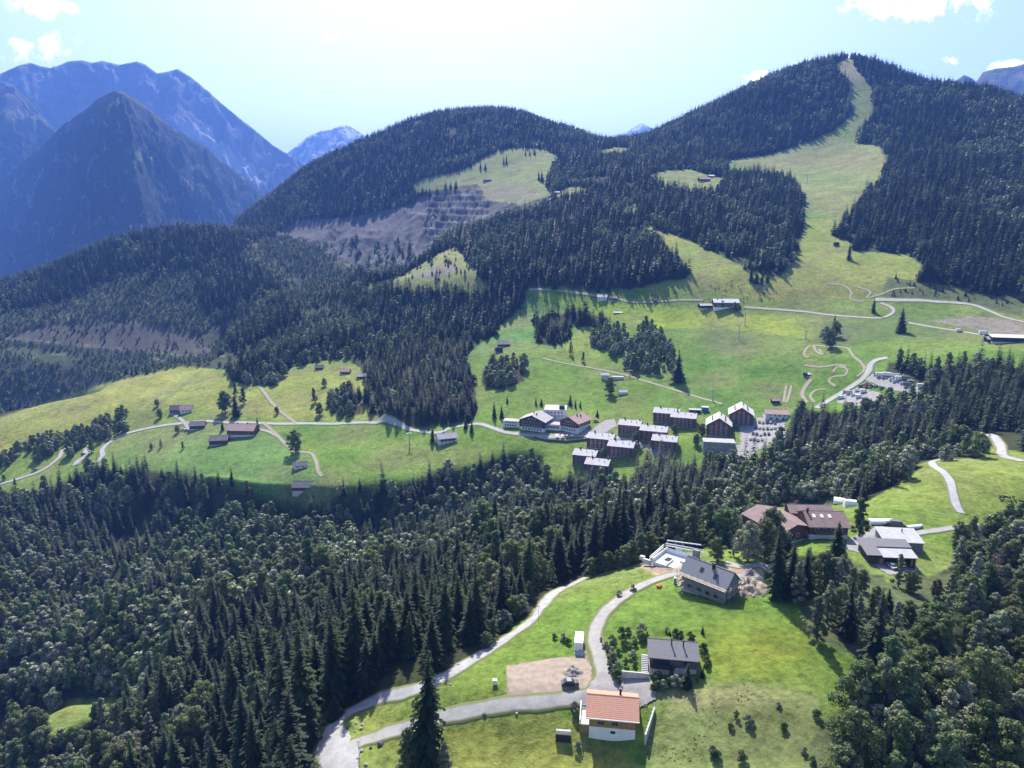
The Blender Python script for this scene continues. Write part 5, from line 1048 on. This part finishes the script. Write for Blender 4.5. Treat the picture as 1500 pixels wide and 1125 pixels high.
place_car('car', 'grey', 873, 618, -10, 'dark car parked right of the timber-gabled hotel house')
lots = [('car park by the forest road, upper row', 'cars in the upper row of the forest car park', -18, [(1283,549),(1289,551),(1295,554),(1300,551),(1306,557),(1312,553),(1311,560),(1318,557),(1323,553),(1327,557),(1322,563),(1329,566),(1334,559),(1350,568)], 'camper'),
        ('car park by the forest road, middle row', 'cars in the middle row of the forest car park', -10, [(1260,567),(1265,565),(1270,563),(1276,566),(1268,569),(1283,566),(1291,569)], 'car'),
        ('car park by the forest road, lower row', 'cars in the lower row of the forest car park', -22, [(1238,575),(1244,577),(1256,573),(1265,575),(1250,580),(1258,583),(1266,586),(1232,584),(1243,592)], 'van'),
        ('crowded lot beside the red-brown guest houses', 'cars in the village lot', 68, [(1112,619),(1117.5,620),(1123,620),(1129,620),(1135,621),(1107,627),(1112.5,628),(1118,629),(1124,629),(1129.5,629),(1135,628),(1103,636),(1108.5,637),(1114,638),(1120,637),(1126,637),(1099,644),(1104.5,645),(1110,646),(1116,645)], 'car')]
for lb, gp, rz, pts, alt in lots:
    for i, (x, y) in enumerate(pts):
        col = rnd.choice(['white', 'white', 'silver', 'black', 'grey', 'blue', 'white', 'silver', 'red'] if alt == 'car' else ['white', 'white', 'silver', 'grey', 'white'])
        kd = alt if (alt != 'car' and i % 2) else 'car'
        place_car(kd, col, x, y, rz+rnd.gauss(0, 4), f"{col} {'camper van' if kd == 'camper' else kd} parked in the {lb}", gp)
# ------------------------------------------------------------------ lift towers, lamps, posts
def pylon(x, y, hpx, label, rz=0, arm=5.0, dmin=0, lean=0, group='ski lift towers'):
    P = G(x, y, dmin); h = hpx*mpp(P)/0.97; e = root('lift_tower', P, rz, label, 'lift tower', group); e.rotation_euler[1] = R(lean)
    MB().tube([(0,0,-1),(0,0,h*0.5),(0,0,h)],[0.5,0.42,0.32],10).build('mast', W_['steel'], e)
    MB().box((-arm/2,-0.2,h),(arm/2,0.2,h+0.4)).build('crossarm', W_['steel'], e)
    for s_ in (-1, 1):
        o_ = MB().box((s_*arm/2-0.2,-1.6,h-0.5),(s_*arm/2+0.2,1.6,h-0.01)).build('sheave_bank', W_['grey'], e)
for a_ in [(1082,498,22,'lift tower at the edge of the bright mown meadow, below the inn'),(1091,477,18,'lift tower right under the mountain inn'),(1179,497,12,'thin leaning lift tower left of the tree group by the trails',0,3.0,0,8),(1044,588,17,'lift tower nearest the village, beside the dark sheds'),
           (922,552,9,'small lift tower by the low lift shelter'),(1195,228,10,'lift tower on the upper ski slope',0,8),(1182,270,13,'lift tower in the middle of the ski slope',0,8),(1170,290,10,'lift tower beside the dark wood on the ski slope',0,7),(1119,427,12,'lift tower below the wood on the slope above the inn',0,3),(600,655,20,'dark lift tower on the meadow left of the white chalet',20,4)]:
    pylon(*a_)
def lamp(x, y, h, label):
    e = root('street_lamp', G(x, y), 0, label, 'street lamp', 'street lamps of the hairpin road'); MB().tube([(0,0,-0.5),(0,0,h)],[0.08,0.05],8).build('pole', W_['steel'], e); MB().box((-0.5,-0.12,h),(0.5,0.12,h+0.12)).build('lamp_head', W_['grey'], e, 0.03)
lamp(527,1124,6.5,'tall street lamp at the mouth of the hairpin'); lamp(789,911,5,'street lamp beside the upper road')
# boulders by the road
for k, (x, y, s_, dk) in enumerate([(531,1062,0.45,0),(522,1060,0.4,0),(529,1068,0.5,0),(520,1072,0.3,0),(557,1091,0.8,1),(543,1096,0.4,1),(530,1100,0.5,0),(525,1112,0.5,0),(536,1121,0.5,0),(710,1048,0.6,1),(757,1046,0.4,0),(648,994,0.35,0),(671,974,0.4,0),(660,1003,0.3,0),(480,1060,0.5,1),(1102,870,0.6,0),(1104,874,0.45,0),(1095,869,0.5,0)]):
    bm = bmesh.new(); bmesh.ops.create_icosphere(bm, subdivisions=2, radius=s_)
    for v in bm.verts: v.co *= 0.8+0.35*rnd.random(); v.co.z *= 0.75
    me = bpy.data.meshes.new('boulder'); bm.to_mesh(me); bm.free(); me.materials.append(W_['darkstone' if dk else 'stone'])
    o_ = link('boulder', me); o_.location = G(x, y)+Vector((0, 0, s_*0.3)); o_.rotation_euler = (0, 0, k)
    wh = 'on the inner verge of the hairpin' if x < 560 and y < 1080 else 'along the lower hairpin branch' if x < 600 else 'beside the road' if y > 900 else 'at the foot of the soil heap'
    tag(o_, f"{'dark' if dk else 'pale'} boulder lying {wh}", 'boulder', 'boulders '+wh)
# bales and sheeted stacks behind the farm
for k, (x, y, l_, w_2, h_, lb) in enumerate([(1233,738,7,5,2.6,'white sheeted stack behind the big round farm tree, left one'),(1245,742,5,4,3.0,'white sheeted stack touching the round farm tree'),(1290,767,9,3.5,1.8,'long pale tarpaulin-covered stack behind the pale hall'),(1337,774,5,2,1.2,'white covered boat-like trailer in the meadow beside the hall'),(1343,773,5,1.6,1.0,'second white covered trailer, right one, in the meadow beside the hall')]):
    e = root('covered_stack', G(x, y), -25+k*12, lb, 'stack'); MB().prism([(-w_2/2,-0.5),(w_2/2,-0.5),(w_2/2*0.95,h_*0.7),(w_2/4,h_),(-w_2/4,h_*0.97),(-w_2/2*0.95,h_*0.65)], -l_/2, l_/2).build('sheet', W_['fascia'], e, 0.12); MB().box((-l_/2+0.3,-w_2/2-0.06,-0.4),(l_/2-0.3,-w_2/2-0.005,0.25)).build('base', W_['oldwood'], e)
# snow machines on the trail
e = root('equipment_pile', G(1184,549), 20, 'heap of pale pipes and machine parts on the trail meadow', 'equipment'); b = MB()
for k in range(7): b.bar((-4+k*1.1,-1.5,0.3+0.15*k%0.6),(-3+k*1.1,2.2,0.9+0.2*(k % 3)),0.5,0.5)
b.build('pipes', W_['white'], e); MB().box((-4.5,-2.0,-0.5),(-2.5,1.5,2.0)).box((-2.4,-1.9,-0.5),(4.5,-1.6,0.5)).build('machine', W_['dark'], e, 0.1)
e = root('garden_parasol', G(1074,677), 0, 'teal parasol at the lower end of the village yard', 'parasol'); MB().tube([(0,0,-0.3),(0,0,2.6)],[0.06,0.05],8).build('pole', W_['steel'], e); MB().tube([(0,0,2.2),(0,0,2.5),(0,0,2.9)],[2.6,1.5,0.05],10).build('canopy', W_['teal'], e)
for k, (x, y) in enumerate([(838,641),(831,641),(824,641),(845,641),(816,641)]):
    e = root('cafe_parasol', G(x, y), 0, 'small red-and-white parasol on the hotel terrace edge', 'parasol', 'parasols on the hotel terrace'); MB().tube([(0,0,-0.3),(0,0,2.3)],[0.05,0.05],6).build('pole', W_['steel'], e); MB().tube([(0,0,2.0),(0,0,2.6)],[1.6,0.05],8).build('canopy', W_['red' if k % 2 else 'white'], e)
# ------------------------------------------------------------------ cattle
def cow_mesh():
    me = bpy.data.meshes.new('cow_skin')
    J = [(0,0,1.15,.34),(0.55,0,1.15,.36),(-0.6,0,1.18,.33),(0.95,0,1.25,.22),(1.3,0,1.35,.14),(1.62,0,1.2,.09),(-0.92,0,1.15,.2),(-1.05,0,0.8,.04),(-1.05,0,0.45,.05)]
    E = [(0,1),(1,3),(3,4),(4,5),(0,2),(2,6),(6,7),(7,8)]
    for sx, b0 in ((0.6, 1), (-0.7, 2)):
        for sy in (-1, 1):
            k = len(J); J += [(sx, sy*0.24, 0.85, .13), (sx+(0.04 if sx > 0 else -0.08), sy*0.24, 0.45, .07), (sx, sy*0.24, 0.03, .06)]; E += [(b0, k), (k, k+1), (k+1, k+2)]
    for sy in (-1, 1): k = len(J); J.append((1.33, sy*0.22, 1.45, .05)); E.append((4, k))
    me.from_pydata([j[:3] for j in J], E, []); o = bpy.data.objects.new('cow_skin', me); C.objects.link(o)
    md = o.modifiers.new('s', 'SKIN'); sv = me.skin_vertices[0].data
    for i, j in enumerate(J): sv[i].radius = (j[3], j[3]); sv[i].use_root = (i == 0)
    o.modifiers.new('u', 'SUBSURF').levels = 1
    ev = o.evaluated_get(bpy.context.evaluated_depsgraph_get()); m2 = bpy.data.meshes.new_from_object(ev); bpy.data.objects.remove(o); return m2
cm = cow_mesh(); M_COW = mat('cow_hide_dark', (0.03,0.025,0.022), 0.8, 0.5, 1.0); M_COWB = mat('cow_hide_brown', (0.12,0.085,0.06), 0.8, 0.4, 1.0)
cm2 = cm.copy(); cm.materials.clear(); cm.materials.append(M_COW); cm2.materials.clear(); cm2.materials.append(M_COWB)
for x, y in [(1464,731),(1468,732),(1473,731),(1479,732),(1484,731),(1497,738)]:
    o_ = link('cow', cm); o_.location = G(x, y); o_.rotation_euler = (0, 0, rnd.uniform(0, 6.28)); tag(o_, 'black cow grazing in the bright meadow at the right edge', 'cow', 'black cows in the right meadow')
for k in range(34):
    x = rnd.gauss(1085, 26); y = rnd.uniform(412, 446)
    if 1040 < x < 1084 and y > 428: continue
    o_ = link('cow', cm2); o_.location = G(x, y); o_.rotation_euler = (0, 0, rnd.uniform(0, 6.28)); o_.scale = (1.15,)*3; tag(o_, 'brown cow grazing on the slope above the mountain inn', 'cow', 'brown cows above the mountain inn')
# ------------------------------------------------------------------ trees that stand out by themselves
HB = {'spruce': [v[2] for v in SP0], 'broadleaf': [v[2] for v in BR0]}
KEEP = []
def T(kind, x, y, hpx, label, cat=None, group=None, var=None, sxy=1.0, dmin=0):
    P = G(x, y, dmin); var = rnd.randrange(5) if var is None else var; d = math.hypot(P.x, P.y); cosE = d/P.length
    s = hpx*mpp(P)/cosE/HB[kind][var]; KEEP.append((P.x, P.y, 2.0))
    return tree(kind, P, s, var, label, cat or ('spruce' if kind == 'spruce' else 'tree'), group, sxy=sxy)
T('spruce', 624, 1146, 168, 'tallest lone spruce standing in front of the lower hairpin road', var=3, sxy=0.95)
T('broadleaf', 598, 1150, 82, 'bushy tree leaning against the left side of the tallest lone spruce', var=1); T('broadleaf', 650, 1156, 66, 'dark bushy tree tucked against the right side of the tallest lone spruce', var=4)
T('spruce', 491, 1052, 34, 'slim dark tree on the verge whose shadow falls on the hairpin', var=2, sxy=1.5)
for a_ in [('spruce',1243,381,28,'lone spruce low on the ski slope'),('spruce',1354,412,36,'leftmost tall spruce at the lower edge of the right mountain wood'),('spruce',1364,405,30,'spruce just right of the leftmost tall one under the right mountain wood'),('spruce',1320,487,38,'tall lone spruce between the two upper roads'),('spruce',1279,458,26,'narrow tree beside the bend of the upper road'),
           ('spruce',993,560,50,'big isolated spruce right of the shrubby copse'),('broadleaf',893,578,28,'round dark tree in front of the small lift station'),('broadleaf',433,663,36,'large round tree over the dirt path below the farmhouse'),('spruce',340,712,28,'single spruce rising at the edge of the lower forest'),('broadleaf',330,604,34,'round tree left of the dark spruce above the farmhouse'),('spruce',346,610,36,'dark spruce between round trees above the farmhouse'),
           ('broadleaf',356,592,28,'round tree behind the dark spruce above the farmhouse, right'),('broadleaf',345,580,22,'farther small round tree above the farmhouse'),('broadleaf',406,606,12,'little round tree beside the upper dirt path'),('broadleaf',461,590,24,'tree standing alone in the yellow meadow, upper one'),('broadleaf',468,608,20,'tree standing alone in the yellow meadow, lower one'),('broadleaf',475,566,14,'small bush high on the yellow meadow'),
           ('broadleaf',230,595,12,'small tree left of the pair of farm cottages'),('broadleaf',234,612,15,'dark round tree in front of the farm cottages, left'),('broadleaf',260,634,12,'small tree beside the cars at the timber barn'),('broadleaf',236,656,15,'shrubby tree on the lower meadow, rightmost of the loose three'),('broadleaf',222,658,10,'tiny tree on the lower meadow, middle one'),('broadleaf',268,658,13,'tiny lone tree on the lower meadow below the barn'),
           ('spruce',377,622,13,'thin conifer by the road right of the farmhouse'),('spruce',326,630,18,'small dark spruce at the left corner of the farmhouse'),('broadleaf',134,663,24,'dark round tree between the two road bends at left'),('broadleaf',22,712,13,'small tree below the left valley road'),('broadleaf',6,703,9,'tiny tree at the left edge of the frame'),('spruce',634,648,26,'dark spruce left of the white chalet'),('spruce',691,634,22,'dark spruce right of the white chalet'),('spruce',682,628,17,'shorter spruce behind the one right of the white chalet'),
           ('spruce',724,612,26,'spruce at the left end of the hotel, tallest'),('spruce',735,612,20,'spruce at the left end of the hotel, shorter'),('spruce',743,590,12,'small conifer on the hotel garden slope'),('spruce',785,593,13,'conifer behind the hotel roof, left'),('spruce',793,594,12,'conifer behind the hotel roof, right'),('spruce',835,593,17,'conifer behind the white hotel annex'),('spruce',843,597,13,'second conifer behind the white hotel annex'),('spruce',850,597,12,'third small conifer right of the hotel annex'),('spruce',875,610,12,'thin conifer on the slope right of the hotel'),
           ('broadleaf',931,652,22,'round tree in the courtyard of the apartment blocks'),('broadleaf',988,634,14,'small tree behind the middle apartment row'),('broadleaf',884,668,14,'bright little tree between the front apartment blocks'),('broadleaf',1028,640,22,'dark tree left of the gabled guest houses'),('broadleaf',1020,652,18,'tree in front of the dark tree left of the guest houses'),('broadleaf',1040,684,26,'tree in front of the flat grey hall'),
           ('broadleaf',1258,786,62,'big round-crowned tree beside the farmhouse'),('broadleaf',1050,822,38,'slender light-green tree behind the unfinished house'),('broadleaf',1096,822,60,'large dark tree between soil heap and farm, left'),('broadleaf',1075,815,34,'smaller tree left of the large dark tree by the soil heap'),('broadleaf',1120,818,62,'large rounded tree in front of the farm barn'),
           ('spruce',1137,878,104,'tall black-green spruce right of the soil heap'),('spruce',1157,874,84,'spruce just right of the tall black-green one'),('broadleaf',1196,936,66,'upright tree at the meadow edge, its shadow on the grass'),('spruce',1241,935,88,'dark spruce rising from the trees at the right meadow edge'),
           ('broadleaf',1215,510,30,'largest of the tree group beside the bike trails'),('broadleaf',1224,494,26,'right rear tree of the group beside the bike trails'),('broadleaf',1208,500,24,'left tree of the group beside the bike trails'),('spruce',1222,482,22,'pointed tree at the top of the group beside the bike trails'),('broadleaf',1316,860,52,'light feathery tree in front of the garage house'),('broadleaf',1335,868,34,'low bushy tree right of the feathery tree by the garage'),
           ('broadleaf',1050,450,14,'left tree screening the mountain inn'),('broadleaf',1058,452,13,'middle tree screening the mountain inn'),('broadleaf',1076,455,14,'tree at the right corner of the mountain inn'),('broadleaf',1082,457,12,'smaller tree right of the mountain inn'),('broadleaf',1032,458,8,'bush before the shed of the mountain inn'),('broadleaf',836,520,22,'lone thin tree on the yellow slope below the copse'),('broadleaf',854,530,16,'bush at the foot of the yellow slope')]:
    T(*a_)
for (k_, x, y, h_) in [('broadleaf',1140,868,58),('broadleaf',1168,884,66),('broadleaf',1187,856,46),('broadleaf',1206,866,62),('broadleaf',1226,872,58),('broadleaf',1246,880,52),('broadleaf',1262,866,34),('spruce',1216,850,34),('broadleaf',1184,838,30),('broadleaf',1232,846,34),('spruce',1252,852,24),('spruce',1178,872,70),
    ('broadleaf',1212,906,60),('broadleaf',1232,912,56),('broadleaf',1256,916,52),('broadleaf',1276,906,40),('broadleaf',1292,918,44),('broadleaf',1310,926,50),('broadleaf',1330,914,38),('broadleaf',1350,928,50),('broadleaf',1366,906,36),('broadleaf',1384,920,50),('broadleaf',1390,880,44),('broadleaf',1372,874,28),('spruce',1300,894,34),('broadleaf',1284,882,26)]:
    T(k_, x, y, h_, ('dark spruce' if k_ == 'spruce' else 'leafy round tree')+(' of the clump just below the farmhouse' if y < 890 and x < 1270 else ' below the garage house, at the top of the lower right wood'), group=('spruces' if k_ == 'spruce' else 'trees')+(' below the farmhouse' if y < 890 and x < 1270 else ' below the garage house'))
for (x, y, h_) in [(653,278,16),(660,277,14),(668,277,16),(704,248,12),(711,248,10),(738,240,12),(742,239,13),(770,227,9),(776,227,8),(783,226,9),(789,264,15),(794,266,17),(690,245,8),(1160,275,10),(630,288,14),(640,285,14)]:
    T('spruce', x, y, h_, 'small dark spruce dotted on the pale high alpine meadow', group='spruces dotted on the high meadow', dmin=1300)
for (x, y, h_) in [(978,400,22),(985,404,24),(990,406,18),(998,402,22),(1004,401,20),(968,408,26),(962,412,24),(952,416,20),(812,424,26),(1100,412,24),(1108,416,22),(1116,416,20),(1124,414,18)]: T('spruce', x, y, h_, 'spruce standing just outside the lower edge of the hillside wood', group='spruces along the hillside wood edge', sxy=1.2)
for k in range(34):
    x, y = rnd.uniform(1306, 1400), rnd.uniform(404, 438)
    if y > 436-(x-1306)*0.02: continue
    T('spruce', x, y, rnd.uniform(5, 10), 'young spruce on the rough slope above the upper gravel road', group='young spruces above the gravel road')
for k in range(16): T('spruce', rnd.uniform(1400,1495), rnd.uniform(425,448), rnd.uniform(5,9), 'young spruce on the rough slope above the upper gravel road', group='young spruces above the gravel road')
for (x, y, h_, k) in [(722,938,34,1),(738,922,30,2),(752,905,34,0),(764,897,28,2),(776,880,30,1),(796,858,34,2),(808,850,30,0),(820,846,24,2),(880,838,30,1),(868,842,28,0),(892,836,30,3),(904,832,28,1),(915,828,32,0),(926,824,34,3),(938,818,40,1),(950,812,36,0),(712,948,24,0)]:
    T('broadleaf', x, y, h_, 'rounded bush along the forest edge beside the upper road', 'bush', 'bushes along the upper road', var=k, sxy=1.15)
# garden shrubs
def bush(x, y, hpx, label, group, v=None):
    P = G(x, y); me = BUSH0[rnd.randrange(3) if v is None else v]; h0 = me['h']; s = hpx*mpp(P)/h0*1.1
    o_ = link('shrub', me); o_.location = P-Vector((0, 0, 0.1)); o_.scale = (s*rnd.uniform(0.9, 1.2), s, s); o_.rotation_euler = (0, 0, rnd.uniform(0, 6.28)); return tag(o_, label, 'shrub', group)
BUSH0 = [bl(41, 0.18, 1.2, 6, 1500, 0.11, M_HERB, name='shrub'), bl(42, 0.16, 1.0, 5, 1200, 0.10, M_WHITEBEAM, name='shrub'), bl(43, 0.24, 1.0, 6, 1500, 0.11, M_HERB, name='shrub')]
for m_, h_ in zip(BUSH0, (2.3, 2.1, 3.1)): m_['h'] = h_
for x, y, h_ in [(911,930,13),(920,929,11),(940,931,20),(941,940,14),(896,942,14),(888,950,12),(914,948,12),(921,948,9),(928,940,10),(930,946,10),(896,962,16),(897,970,16),(893,982,16),(928,965,14),(916,977,16),(929,973,14),(930,980,13),(904,985,18),(903,995,16),(907,1003,14),(898,992,12),(890,958,12),(977,926,9),(989,932,12),(997,932,9),(1011,935,11),(1015,940,12),(1030,955,14),(1035,974,14),(963,1000,18),(971,1008,14),(964,1010,14),(978,1007,16),(990,1005,18),(1000,1006,14),(957,1012,12),(948,934,10),(880,940,8),(906,958,9),(1021,1000,10)]:
    bush(x, y, h_, 'garden shrub around the dark-tiled grey house', 'garden shrubs of the grey house')
for x, y, h_ in [(1029,928,13),(1029,992,15),(1006,1006,34),(997,938,10),(981,930,8)]: T('spruce', x, y, h_, 'small garden conifer beside the dark-tiled grey house', group='garden conifers of the grey house', sxy=1.3)
for x, y, h_ in [(1078,1052,14),(1095,1062,18),(1042,1103,14),(1086,1114,16),(1148,1070,13),(1178,1104,12),(1140,1036,9),(1196,1052,14),(927,866,11),(907,874,10),(825,938,12),(832,944,10),(842,1040,14),(845,1048,12),(1048,1112,16),(1070,1068,10),(1190,1118,12),(812,936,9),(846,1098,14)]:
    bush(x, y, h_, 'low scrub bush on the rough near slope', 'scrub bushes on the near slopes', 1 if x % 2 else None)
# the bare grey tree
P = G(1452, 872); g = random.Random(5); parts_ = [tube_vf([(0,0,-1),(0.1,0,5),(0,0.1,11)],[0.2,0.12,0.03])]
for k in range(60):
    h_ = g.uniform(1.5, 10.5); a_ = g.uniform(0, 6.28); l_ = (11.5-h_)*0.33+0.3; p = Vector((0,0,h_)); q = Vector((math.cos(a_)*l_, math.sin(a_)*l_, h_+g.uniform(0, 0.8)*l_*0.5)); parts_.append(tube_vf([p, (p+q)/2+Vector((0,0,0.1)), q],[0.05,0.035,0.012],4))
    for j in range(5):
        t = g.uniform(0.3, 1); a2 = a_+g.uniform(-1, 1); r0 = p.lerp(q, t); parts_.append(tube_vf([r0, r0+Vector((math.cos(a2)*0.7, math.sin(a2)*0.7, g.uniform(-.2,.4)))],[0.025,0.01],3))
e = root('bare_tree', P, 0, 'bare grey-pink leafless tree at the right edge among green trees', 'tree'); link('branches', quadmesh_from(join_vf(parts_), 'branches', M_DEAD), e); e.scale = (1.3,)*3
# fence posts on the right meadow
OBST = [(x, y, w) for x, y, w in ROADC]+FOOT+KEEP
cell = 2.0; bad = set()
for x, y, w in OBST:
    n = int(w/cell)+1
    for i in range(-n, n+1):
        for j in range(-n, n+1):
            if (i*i+j*j)*cell*cell <= w*w+1: bad.add((int(x//cell)+i, int(y//cell)+j))
def clear(A): return A[np.array([(int(p[0]//cell), int(p[1]//cell)) not in bad for p in A])]
SPR, BRD = clear(SPR), clear(BRD)
print('after clearing', len(SPR), len(BRD))
SPR = sort_big(SPR); BRD = sort_big(BRD)
NI = 300
def region_name(x, y, r):
    if x > 1150 and r < 330: return 'lower_right'
    return 'rest'
def where(x, y):
    if x >= 1000: 
        if y < 900: return 'in the wood beside the farm and garage house'
        if x > 1400: return 'at the right edge of the lower right wood'
        return 'along the near meadow in the lower right wood' if x < 1250 else 'in the middle of the lower right wood'
    if x < 210: return 'around the small clearing at bottom left' if y > 900 else 'in the far left part of the gully wood'
    if x < 470: return 'in the tall stand left of the hairpin' if y > 930 else 'in the gully left of centre'
    return 'in the row right above the upper road' if y > 840 else 'in the gully behind the upper road'
for k, q in enumerate(SPR[:NI-30]):
    w_2 = where(q[5], q[6]); tree('spruce', q[:3], q[3]*1.05, (k*7) % 6 if k % 3 else k % 5, 'dark green spruce crowded '+w_2, 'spruce', 'spruces '+w_2)
for k, q in enumerate(BRD[:NI-60]):
    w_2 = where(q[5], q[6]); tree('broadleaf', q[:3], q[3]*1.05, k % 5, 'bushy broadleaf tree crowded '+w_2, 'tree', 'broadleaf trees '+w_2)
s_, b_ = SPR[NI-30:], BRD[NI-60:]
pk = np.where(s_[:, 4] < 230, 11+rng.integers(0, 6, len(s_)), np.where(s_[:, 4] < 800, rng.integers(0, 6, len(s_)), 6+rng.integers(0, 5, len(s_))))
forest('spruce_forest', s_[:, :4], SP1+SP2+[v[0] for v in SP0], pk, 'dense dark spruce forest covering the gully, slopes and ridges', 'forest')
pk = np.where(b_[:, 4] < 300, 8+rng.integers(0, 5, len(b_)), np.where(b_[:, 4] < 800, rng.integers(0, 5, len(b_)), 5+rng.integers(0, 3, len(b_))))
forest('broadleaf_forest', b_[:, :4], BR1+BR2+[v[0] for v in BR0], pk, 'lighter broadleaf trees mixed through the valley forest and left hillside', 'forest')
# herbs and tufts on the rough grass
gx = rng.uniform(-75, 130, 60000); gy = rng.uniform(95, 330, 60000); z = zat(gx, gy); P = np.stack([gx, gy, z], 1); x, y = proj(P)
cc = cover[np.clip(y, 0, RH-1).astype(int), np.clip(x+MX, 0, RW-1).astype(int)]; dn = fbm(gx, gy, 14, 4)+0.6*fbm(gx+50, gy, 4, 2)
k = (np.isin(cc, (1, 2, 3, 7))) & (dn > np.where((y > 1015) & (x > 950), 0.32, 0.7)) & (y > 820) & (x < 1290); P = P[k]
q = np.column_stack([P, rng.uniform(0.07, 0.2, len(P))]); q = clear(q)
forest('herbs', q, HERB, rng.integers(0, 2, len(q)), 'tufts of tall herbs in the rough grass of the near slopes', 'herbs', sink=0.1)
# ------------------------------------------------------------------ haze: one closed box of air round everything
HZ = 0.000084
m, nt, b, o = new_mat('haze'); nt.nodes.remove(b)
pv = N(nt, 'ShaderNodeVolumePrincipled'); pv.inputs['Color'].default_value = (0.17, 0.36, 1.0, 1); pv.inputs['Density'].default_value = HZ; pv.inputs['Anisotropy'].default_value = 0.0
nt.links.new(pv.outputs[0], o.inputs['Volume'])
x0, x1, y0, y1, z0, z1 = -16000, 16000, -600, 19000, -540, 2150
me = bpy.data.meshes.new('haze'); me.from_pydata([(x0,y0,z0),(x1,y0,z0),(x1,y1,z0),(x0,y1,z0),(x0,y0,z1),(x1,y0,z1),(x1,y1,z1),(x0,y1,z1)], [], [(0,3,2,1),(4,5,6,7),(0,1,5,4),(1,2,6,5),(2,3,7,6),(3,0,4,7)])
me.materials.append(m); tag(link('haze', me), 'thin blue haze filling the whole valley', 'haze', kind='stuff')
